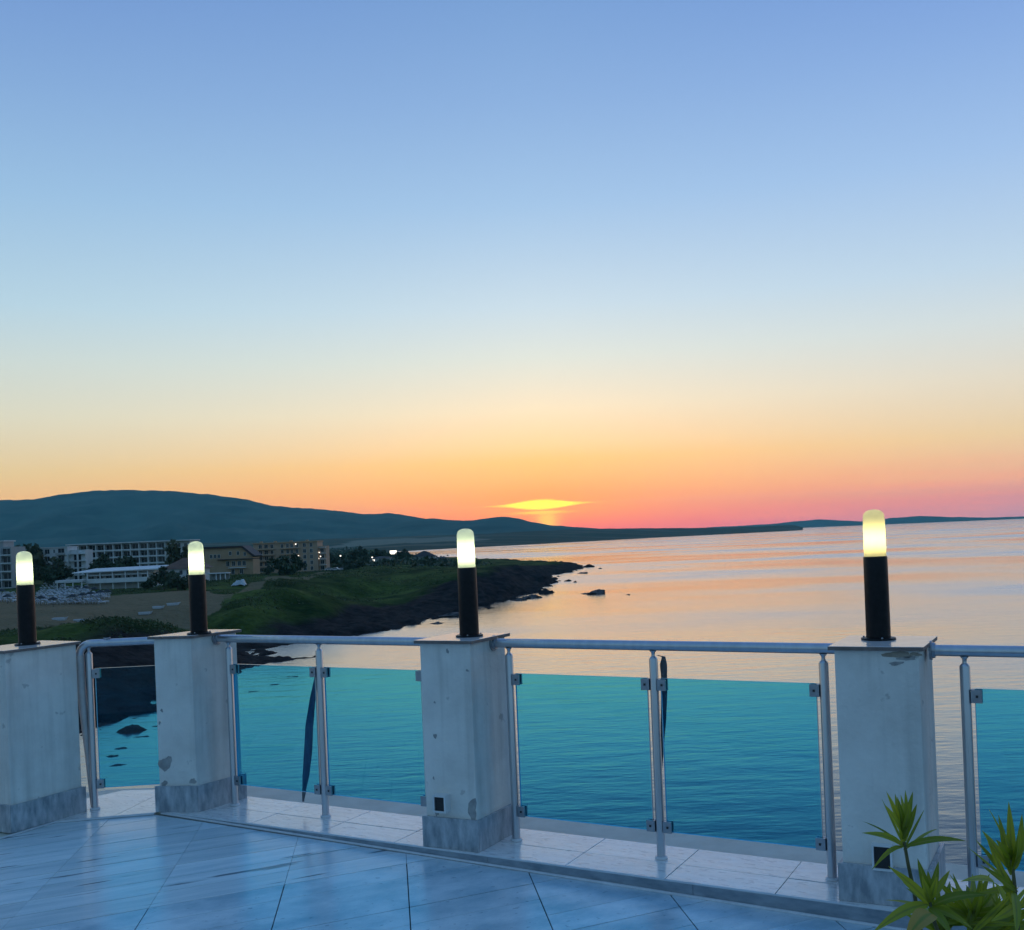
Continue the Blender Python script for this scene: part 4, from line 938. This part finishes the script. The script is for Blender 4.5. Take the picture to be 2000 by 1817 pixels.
# long white hotel
r, W, Hh = bld('hotel', 140, 372, 1058.5, 470, 'long white flat roofed hotel with rows of dark balconies under the mountain')
lo('wall', box(0, W, 0, 13, 0, Hh-.5), white_w, r)
lo('roof', box(-1.5, W+.8, -2.4, 13.6, Hh-.5, Hh), trimw, r)
loggia_front(r, 0, W*.80, Hh*.0+.6, Hh-.55, 5, 11, white_w)
for i in range(4):
    z = .8+(Hh-1.3)/5*(i+1); window(r, W*.845, -.03, z+.4, .9, 1.6); window(r, W*.90, -.03, z+.3, 2.4, 2.0); window(r, W*.965, -.03, z+.4, 1.2, 1.6)
# small white block
r, W, Hh = bld('apartment_block', 83, 163, 1068, 432, 'small white block of flats left of the long hotel, with three storeys in view')
lo('wall', box(0, W*.62, 0, 10, 0, Hh-.3), white_w, r); lo('wing', box(W*.62+.01, W, 2.2, 10, 0, Hh-1.6), white_w, r)
lo('roof', box(-.4, W*.62+.2, -.5, 10.4, Hh-.3, Hh), trimw, r)
fh = (Hh-.8)/5
for i in range(5):
    z = .5+fh*i
    window(r, W*.13, -.03, z+.5, 1.9, 1.9); window(r, W*.30, -.03, z+.8, .7, 1.4); window(r, W*.47, -.03, z+.3, 2.6, 2.2)
    lo('balcony_slab', box(W*.36, W*.60, -1.4, -.002, z-.12, z+.12), trimw, r); lo('parapet', box(W*.36, W*.60, -1.5, -1.401, z-.12, z+.75), grey_w, r)
    if i < 4: lo('balcony_slab', box(W*.63, W+.9, .8, 2.198, z-.12+fh, z+.12+fh), trimw, r); window(r, W*.81, 2.17, z+.4, 3.0, 2.3)
lo('pier', box(W*.82, W*.86, .75, .799+.3, .2, Hh-2), white_w, r)
# leftmost block
r, W, Hh = bld('apartment_block', -120, 25, 1058, 405, 'grey white block of flats with pale balcony bands at the very left edge')
lo('wall', box(0, W, 0, 11, 0, Hh-2.6), grey_w, r); lo('upper_floor', box(0, W*.86, 1.2, 10, Hh-2.599, Hh-.4), grey_w, r); lo('roof', box(-.3, W*.88, .8, 10.4, Hh-.399, Hh), trimw, r)
loggia_front(r, W*.3, W, .4, Hh-2.7, 5, 5, grey_w, depth=1.3, parapet=.2)
# pavilion restaurant
r, W, Hh = bld('pavilion', 118, 308, 1111, 345, 'low white beach pavilion with layered flat roofs and a dark open front')
lo('wall', box(W*.22, W*.92, 3.2, 12, 0, Hh-1.2), white_w, r)
lo('roof', ([(W*.12, -.5, Hh-.9), (W*1.02, 0, Hh-.55), (W*.98, 13, Hh+.35), (W*.2, 13, Hh+.1), (W*.12, -.5, Hh-1.2), (W*1.02, 0, Hh-.85), (W*.98, 13, Hh+.05), (W*.2, 13, Hh-.2)], [(0, 1, 2, 3), (7, 6, 5, 4), (0, 4, 5, 1), (1, 5, 6, 2), (2, 6, 7, 3), (3, 7, 4, 0)]), trimw, r)
lo('roof', box(W*.26, W*.90, .6, 3.1, Hh-2.3, Hh-1.9), white_w, r)
lo('parapet', box(W*.26, W*.90, -.6, -.4, Hh-4.6, Hh-3.2), trimw, r); lo('terrace_floor', box(W*.2, W*.92, -.6, 3.19, Hh-4.75, Hh-4.601), white_w, r)
lo('canopy', box(0, W*.27, -4.5, 1.5, Hh-3.5, Hh-3.2), trimw, r); lo('canopy_fascia', box(0, W*.27, -4.56, -4.501, Hh-4.0, Hh-3.2), white_w, r)
for x in (.01, .09, .17, .26): lo('column', box(W*x, W*x+.3, -4.3, -4.0, 0, Hh-3.501), trimw, r)
for x in (.27, .40, .53, .66, .79, .89): lo('column', box(W*x-.15, W*x+.15, 0, .3, 0, Hh-1.25), trimw, r)
for k in range(7): window(r, W*(.27+.093*k), 3.17, Hh-4.2, 2.0, 1.8)
# house with brown hip roof
r, W, Hh = bld('house', 316, 398, 1090, 375, 'two storey house with a brown hipped roof partly hidden by the corner pillar lamp')
ez = Hh*.58
lo('wall', box(.6, W-.6, 0, 9, 0, ez), white_w, r)
lo('roof', ([(-.6, -1, ez), (W+.6, -1, ez), (W+.6, 10, ez), (-.6, 10, ez), (W*.42, 4.5, Hh), (W*.7, 4.5, Hh)], [(0, 1, 5, 4), (1, 2, 5), (2, 3, 4, 5), (3, 0, 4), (3, 2, 1, 0)]), roof_br, r)
for x in (.12, .25, .45, .62, .80): window(r, W*x, -.03, ez-2.1, 1.1, 1.5)
lo('balcony_slab', box(.3, W*.7, -1.8, -.002, ez-3.1, ez-2.8), trimw, r); lo('parapet', box(.3, W*.7, -1.9, -1.801, ez-3.1, ez-2.2), white_w, r)
for x in (.3, W*.35, W*.66): lo('column', box(x, x+.3, -1.7, -1.4, 0, ez-3.101), trimw, r)
# beige building with the sloping dark roof
r, W, Hh = bld('apartment_block', 398, 492, 1067.5, 440, 'beige building with a dark roof that slopes down at its right end')
zs = Hh-4.6
lo('wall', box(0, W*.80, 0, 12, 0, Hh-.6), beige_w, r)
lo('gable_wall', ([(W*.80+.01, 0, 0), (W*1.02, 0, 0), (W*1.02, 0, zs), (W*.80+.01, 0, Hh-.7), (W*.80+.01, 12, 0), (W*1.02, 12, 0), (W*1.02, 12, zs), (W*.80+.01, 12, Hh-.7)], [(0, 1, 2, 3), (7, 6, 5, 4), (1, 5, 6, 2), (2, 6, 7, 3), (4, 0, 3, 7), (0, 4, 5, 1)]), beige_w, r)
lo('roof', ([(-.6, -.9, Hh-.59), (W*.80, -.9, Hh-.59), (W*1.04, -.9, zs-.3), (-.6, 12.6, Hh-.59), (W*.80, 12.6, Hh-.59), (W*1.04, 12.6, zs-.3), (-.6, -.9, Hh+.1), (W*.82, -.9, Hh+.1), (W*1.08, -.9, zs+.2), (-.6, 12.6, Hh+.1), (W*.82, 12.6, Hh+.1), (W*1.08, 12.6, zs+.2)], [(0, 3, 4, 1), (1, 4, 5, 2), (6, 7, 10, 9), (7, 8, 11, 10), (0, 1, 7, 6), (1, 2, 8, 7), (3, 9, 10, 4), (4, 10, 11, 5), (0, 6, 9, 3), (2, 5, 11, 8)]), roof_dk, r)
for x, z in ((.16, .62), (.24, .62), (.32, .62), (.56, .70), (.72, .70), (.86, .66)): window(r, W*x, -.03, Hh*z, 1.0, 1.5)
lo('eaves', box(W*.3, W*1.3, -1.2, -.002, Hh*.545, Hh*.57), roof_dk, r)
for x in (.50, .62, .74, .84): window(r, W*x, -.03, Hh*.33, 1.3, 2.0)
lo('balcony_slab', box(W*.52, W*.88, -1.4, -.002, Hh*.255, Hh*.28), trimw, r)
for x in (.60, .78): window(r, W*x, -.03, Hh*.06, 1.3, 1.9)
# long beige apartments with lit windows
r, W, Hh = bld('apartment_block', 496, 621, 1058.5, 478, 'long beige block of flats with balconies, right of the sloping dark roof')
lo('wall', box(0, W, 0, 14, 0, Hh-.5), pink_w, r); lo('roof', box(-.3, W+.3, -.6, 14.3, Hh-.499, Hh-.1), beige_w, r)
lo('end_wing', box(W+.01, W+3.4, 2.5, 12, 0, Hh-2.6), pink_w, r)
for k, x in enumerate((.08, .3, .55, .8)): lo('chimney', box(W*x, W*x+1.2, 3, 4.2, Hh-.099, Hh+.6), beige_w, r)
fh = (Hh-1)/5
for i in range(5):
    z = .5+fh*i
    for x, w_ in ((.04, 1.0), (.11, 1.4), (.20, 1.6), (.29, 1.2), (.45, 1.1), (.535, 1.1), (.60, 1.1), (.68, 1.2), (.80, 1.3), (.905, 1.2)):
        if x < .1 and i > 3: continue
        window(r, W*x, -.03, z+.5, w_, 1.7)
    if i in (1, 2, 3, 4):
        lo('balcony_slab', box(W*.07, W*.34, -1.5, -.002, z-.12, z+.1), beige_w, r); lo('parapet', box(W*.07, W*.34, -1.6, -1.501, z-.12, z+.55), pink_w, r)
        lo('balcony_slab', box(W*.42, W*.72, -1.3, -.002, z-.12, z+.1), beige_w, r)
        lo('balcony_slab', box(W+.3, W+3.6, 1.1, 2.499, z-.2, z+.05), trimw, r)
    if i < 4: window(r, W+1.7, 2.47, z+.4, 1.6, 1.7)
for x, z, s_ in ((.665, 4.62, .5), (.70, 2.6, .5), (.70, 1.75, .5), (1.012, 3.05, .4), (1.03, 2.35, .45), (1.0, 2.0, .35)):
    o = lo('wall_light', box(W*x-s_/2, W*x+s_/2, (-.3 if x < 1 else 2.2), (-.1 if x < 1 else 2.4), z*fh+.5, z*fh+.5+s_), lit_m, r)
# pergola and things in front of the beige building
r, W, Hh = bld('pergola', 402, 444, 1119.5, 372, 'white pergola with columns at the foot of the beige building')
r['category'] = 'pergola'
lo('roof', box(0, W, 0, 4, Hh-.3, Hh), trimw, r)
for x in (.1, .42, .62, .85): lo('column', box(W*x, W*x+.35, .2, .55, 0, Hh-.301), trimw, r)
lo('back_wall', box(W*.05, W*.95, 3.6, 3.95, 0, Hh-.302), grey_w, r)
# tarpaulin covered heap
tp = on_ground(467, 1144); hv = []; hf = []
for i in range(7):
    for j in range(7):
        x = (i/6-.5)*4.4; y = (j/6-.5)*3; e = max(0, 1-(2*x/4.6)**4)*max(0, 1-(2*y/3.2)**4)
        hv.append((tp.x+x, tp.y+y, tp.z-.1+1.9*e*(.75+.25*math.sin(i*2.1+j))+(.7*e if i > 3 else 0)))
for i in range(6):
    for j in range(6): a = i*7+j; hf.append((a, a+7, a+8, a+1))
tag(obj('covered_heap', (hv, hf), tarp_m), 'pale tarpaulin covered heap on the grass before the beige building', 'heap')
# parked cars beside the beige block
def car(px, py, label, rz, sc=1.0):
    p = on_ground(px, py); r = thing('parked_car', (p.x, p.y, p.z), label, 'car', 'cars parked beside the beige block', rz)
    prof = [(-2.1, .35), (-2.1, .8), (-1.9, .95), (-1.2, 1.0), (-.7, 1.45), (.7, 1.5), (1.4, 1.02), (2.05, .9), (2.15, .4)]
    n = len(prof); v = [(x, y, z) for y in (-.85, .85) for x, z in prof]
    lo('body', (v, [tuple(range(n-1, -1, -1)), tuple(range(n, 2*n))]+[(i, (i+1) % n, n+(i+1) % n, n+i) for i in range(n)]), car_pale, r)
    wp = [(-1.1, 1.02), (-.68, 1.38), (.66, 1.42), (1.2, 1.04)]
    lo('window_band', ([(x, y, z) for y in (-.86, .86) for x, z in wp], [(3, 2, 1, 0), (4, 5, 6, 7), (0, 1, 5, 4), (2, 3, 7, 6), (1, 2, 6, 5), (0, 4, 7, 3)]), win_m, r)
    for x in (-1.3, 1.3):
        for y in (-.8, .8): lo('wheel', tube([(x, y-.11, .32), (x, y+.11, .32)], .32, 12), rubber, r)
    return r
car(643, 1115, 'pale parked car nearest the end of the beige block', .2); car(655, 1115, 'pale parked car in the middle of the three by the beige block', -.1); car(669, 1114, 'pale parked car farthest right of the three by the beige block', .1)
# huts on the headland
def hut(px, w_, py, D, wall, label, hh=3.0, rh=3.2, lit=False):
    x = ray(px, py)[0]*D; z = gz(x, D)-.2; r = thing('house', (x, D, z), label, 'house')
    lo('wall', box(-w_/2, w_/2, 0, w_*.6, 0, hh), wall, r)
    lo('roof', ([(-w_/2-.7, -.7, hh), (w_/2+.7, -.7, hh), (w_/2+.7, w_*.6+.7, hh), (-w_/2-.7, w_*.6+.7, hh), (-w_*.06, w_*.3, hh+rh), (w_*.06, w_*.3, hh+rh)], [(0, 1, 5, 4), (1, 2, 5), (2, 3, 4, 5), (3, 0, 4), (3, 2, 1, 0)]), roof_dk, r)
    for k in (-.3, 0, .3): window(r, w_*k, -.03, .8, 1.3, 1.5, lit_m if (lit and k == -.3) else None)
    return r
hut(828, 17, 1090, 760, grey_w, 'dark hipped roof house standing against the pale water of the bay', 3.2, 4.2)
hut(861, 10, 1092, 730, grey_w, 'small dark hut right of the hipped roof house on the headland', 3.0, 1.2)
hut(742, 13, 1094, 640, grey_w, 'low grey house with pale windows on the flat land', 3.0, 1.0, True)
p = atd(768, 1079, 800); o = thing('billboard', (p.x, 800, gz(p.x, 800)), 'bright white lit billboard on the flat land behind the trees', 'billboard')
hz = p.z-gz(p.x, 800)
lo('panel', box(-2.6, 2.6, -.15, .15, hz-1.4, hz+1.4), lit_m, o)
for x in (-1.8, 1.8): lo('post', box(x-.12, x+.12, -.1, .1, -.5, hz-1.401), dkwood, o)
def street_lamp(px, py, D, label):
    p = atd(px, py, D); g_ = gz(p.x, D); r = thing('street_lamp', (p.x, D, g_), label, 'street lamp', 'street lamps on the flat land')
    lo('pole', tube([(0, 0, -.3), (0, 0, p.z-g_-.35)], [.09, .06], 8), steel_dark, r); lo('lamp_head', lathe([(.1, -.35), (.42, -.2), (.42, .25), (.1, .4)], 10, (0, 0, p.z-g_)), lit_m, r); return r
street_lamp(665, 1086, 600, 'lit street lamp nearest the beige block'); street_lamp(727, 1089, 620, 'lit street lamp beside the low grey house')

# ---- beach: loungers, dark parasols, pale boxes
lv, lf = join(box(-.35, .35, -.95, .35, .28, .4), box(-.33, -.27, -.9, -.84, 0, .279), box(.27, .33, -.9, -.84, 0, .279), box(-.33, -.27, .28, .34, 0, .279), box(.27, .33, .28, .34, 0, .279),
    ([(-.35, .351, .3), (.35, .351, .3), (.35, 1.0, .85), (-.35, 1.0, .85), (-.35, .351, .4), (.35, .351, .4), (.35, .93, .93), (-.35, .93, .93)], [(3, 2, 1, 0), (4, 5, 6, 7), (0, 1, 5, 4), (1, 2, 6, 5), (2, 3, 7, 6), (3, 0, 4, 7)]))
lme = bpy.data.meshes.new('sun_lounger'); lme.from_pydata(lv, [], lf); lme.materials.append(lounger_m)
rl_ = random.Random(4); cnt = 0
ORD = 'first second third fourth fifth sixth seventh eighth ninth tenth eleventh twelfth'.split()
c00 = on_ground(80, 1182); 
for row in range(9):
    for k in range(17):
        px = 76+8.0*k+rl_.uniform(-2, 2)+row*1.5; py = 1181.5-3.6*row-(px-80)*.055+rl_.uniform(-.6, .6)
        if py < 1150.5 or px > 216: continue
        if px > 180 and row > 3: continue
        p = at(px, py, 8.3); p.z = gz(p.x, p.y)
        o = bpy.data.objects.new('sun_lounger', lme); col.objects.link(o); o.location = p; o.rotation_euler.z = rl_.uniform(-.3, .3)+2.6; o.scale = (1.35, 1.35, 1.5)
        tag(o, 'white sun lounger in the '+ORD[row]+' row from the sand, right of the leftmost lamp', 'sun lounger', 'sun loungers right of the leftmost lamp'); cnt += 1
for row in range(4):
    for k in range(9):
        px = -30+7.5*k+rl_.uniform(-2, 2); py = 1178-4*row+rl_.uniform(-.6, .6)
        if px > 34: continue
        p = at(px, py, 8.3); p.z = gz(p.x, p.y)
        o = bpy.data.objects.new('sun_lounger', lme); col.objects.link(o); o.location = p; o.rotation_euler.z = rl_.uniform(-.3, .3)+2.6; o.scale = (1.35, 1.35, 1.5)
        tag(o, 'white sun lounger in the '+ORD[row]+' row from the sand, at the left edge', 'sun lounger', 'sun loungers at the left edge')
pv, pf = join(lathe([(.05, 0), (.04, 2.1)], 8), lathe([(1.25, 1.75), (1.1, 1.95), (.5, 2.3), (.02, 2.45)], 10))
pme = bpy.data.meshes.new('parasol'); pme.from_pydata(pv, [], pf); pme.materials.append(par_m)
PAR = ['dark beach parasol touching the right side of the leftmost lamp post']+['dark beach parasol, '+ORD[k]+' from the left along the sand right of the leftmost lamp' for k in range(1, 7)]+['dark beach parasol in front of the loungers at the left edge', 'dark beach parasol behind the loungers at the left edge']+['dark beach parasol, '+w_+' of the back three below the pavilion' for w_ in ('left one', 'middle one', 'right one')]
for i, (px, py) in enumerate([(80, 1183), (104, 1184), (142, 1178), (161, 1176), (177, 1174), (197, 1172), (210, 1170), (15, 1182), (4, 1170), (150, 1158), (168, 1162), (185, 1164)]):
    p = at(px, py, 8.3); p.z = gz(p.x, p.y); o = bpy.data.objects.new('parasol', pme); col.objects.link(o); o.location = p
    tag(o, PAR[i], 'parasol', 'dark parasols by the sun loungers')
def beach_box(px, py, label, s=1.0):
    p = at(px, py, 8.3); p.z = gz(p.x, p.y)
    o = obj('beach_boat', ([(-1.3, -.45, .0), (1.1, -.5, .0), (1.5, 0, .1), (1.1, .5, .0), (-1.3, .45, .0), (-1.45, -.6, .55), (1.2, -.65, .55), (1.95, 0, .75), (1.2, .65, .55), (-1.45, .6, .55), (-1.3, -.5, .42), (1.1, -.5, .42), (1.6, 0, .5), (1.1, .5, .42), (-1.3, .5, .42)],
        [(4, 3, 2, 1, 0), (0, 1, 6, 5), (1, 2, 7, 6), (2, 3, 8, 7), (3, 4, 9, 8), (4, 0, 5, 9), (5, 6, 11, 10), (6, 7, 12, 11), (7, 8, 13, 12), (8, 9, 14, 13), (9, 5, 10, 14), (10, 11, 12, 13, 14)]), lounger_m)
    o.location = p; o.scale = (s*.95, s*.9, s); o.rotation_euler.z = random.uniform(-.4, .4)
    tag(o, label, 'boat', 'small pale boats along the sand')
beach_box(116, 1202.5, 'pale boat on the sand edge, first from the left'); beach_box(157, 1198, 'pale boat on the sand edge, second from the left'); beach_box(282, 1181, 'pale boat on the sand edge, third from the left'); beach_box(309, 1178, 'pale boat on the sand edge, fourth from the left'); beach_box(337, 1175, 'pale boat on the sand edge nearest the corner pillar lamp')

# ---- rocks in the water
def rock(px, py, lx, ly, lz, seed, label):
    p = at(px, py, 0); rd = random.Random(seed); v = []; f = []
    nu, nv = 22, 8
    for i in range(nv+1):
        th_ = pi/2*i/nv
        for j in range(nu):
            a = 2*pi*j/nu; d = Vector((math.cos(a)*math.cos(th_), math.sin(a)*math.cos(th_), math.sin(th_)))
            k = 1+.45*mnoise.fractal((d.x*1.6+seed, d.y*1.6, d.z*1.6), 1, 2, 4)
            v.append((p.x+d.x*lx/2*k, p.y+d.y*ly/2*k, d.z*lz*k*(.8+.5*d.x)-.25))
    for i in range(nv):
        for j in range(nu): f.append((i*nu+j, i*nu+(j+1) % nu, (i+1)*nu+(j+1) % nu, (i+1)*nu+j))
    return tag(obj('rock', (v, f), rock_m), label, 'rock', 'rocks standing in the sea')
rock(1160, 1160, 8.5, 9, 1.5, 3, 'long dark rock alone in the sea off the headland')
rock(1226, 1162, 1.8, 2, .5, 5, 'tiny rock breaking the water right of the long dark rock')
rock(1137, 1120, 7, 12, .9, 6, 'flat rock just below the tip of the headland')
rock(878, 1204, 9, 6, 1.2, 7, 'low rock close inshore left of the middle lamp')
rock(1035, 1168, 7, 7, 1.2, 8, 'dark rock at the foot of the headland cliff')
rock(1075, 1157, 3.5, 4, .5, 9, 'small flat rock off the headland cliff')
rock(1010, 1173, 5, 5, .9, 10, 'rock in the shallows below the headland, right of the middle lamp')
for k_, (px, py, lx, ly) in enumerate([(225, 1462, 3.4, 1.5), (265, 1440, 3.8, 1.6), (212, 1478, 2.2, 1.0), (222, 1495, 3.0, 1.1), (290, 1420, 3.0, 1.4), (480, 1352, 4, 1.6), (525, 1338, 4.5, 1.6), (565, 1322, 4, 1.5)]):  # flat rock slabs added for dark streaky reflections of the broken shore
    rock(px, py, lx, ly, .32, 20+k_, ('rock slab for dark reflections under the corner railing pane, ' if k_ < 5 else 'rock slab for dark reflections behind the pane left of the strap, ')+('first', 'second', 'third', 'fourth', 'fifth', 'first', 'second', 'third')[k_]+' in the row')
rock(850, 1218, 4, 4, .6, 11, 'small rock at the waterline above the handrail')

# ================================================================== AIR
hb = SEA_R+300
m = new_mat('haze_air'); t = m.node_tree; o_ = t.nodes.new('ShaderNodeOutputMaterial'); v_ = t.nodes.new('ShaderNodeVolumePrincipled')
v_.inputs['Color'].default_value = (.34, .93, .98, 1); v_.inputs['Density'].default_value = DENS; v_.inputs['Anisotropy'].default_value = 0
t.links.new(v_.outputs[0], o_.inputs['Volume'])
tag(obj('haze', box(-hb, hb, -hb, hb, -4, HAZE_TOP), m), 'thin blue evening haze over the sea and hills', 'haze', kind='stuff')
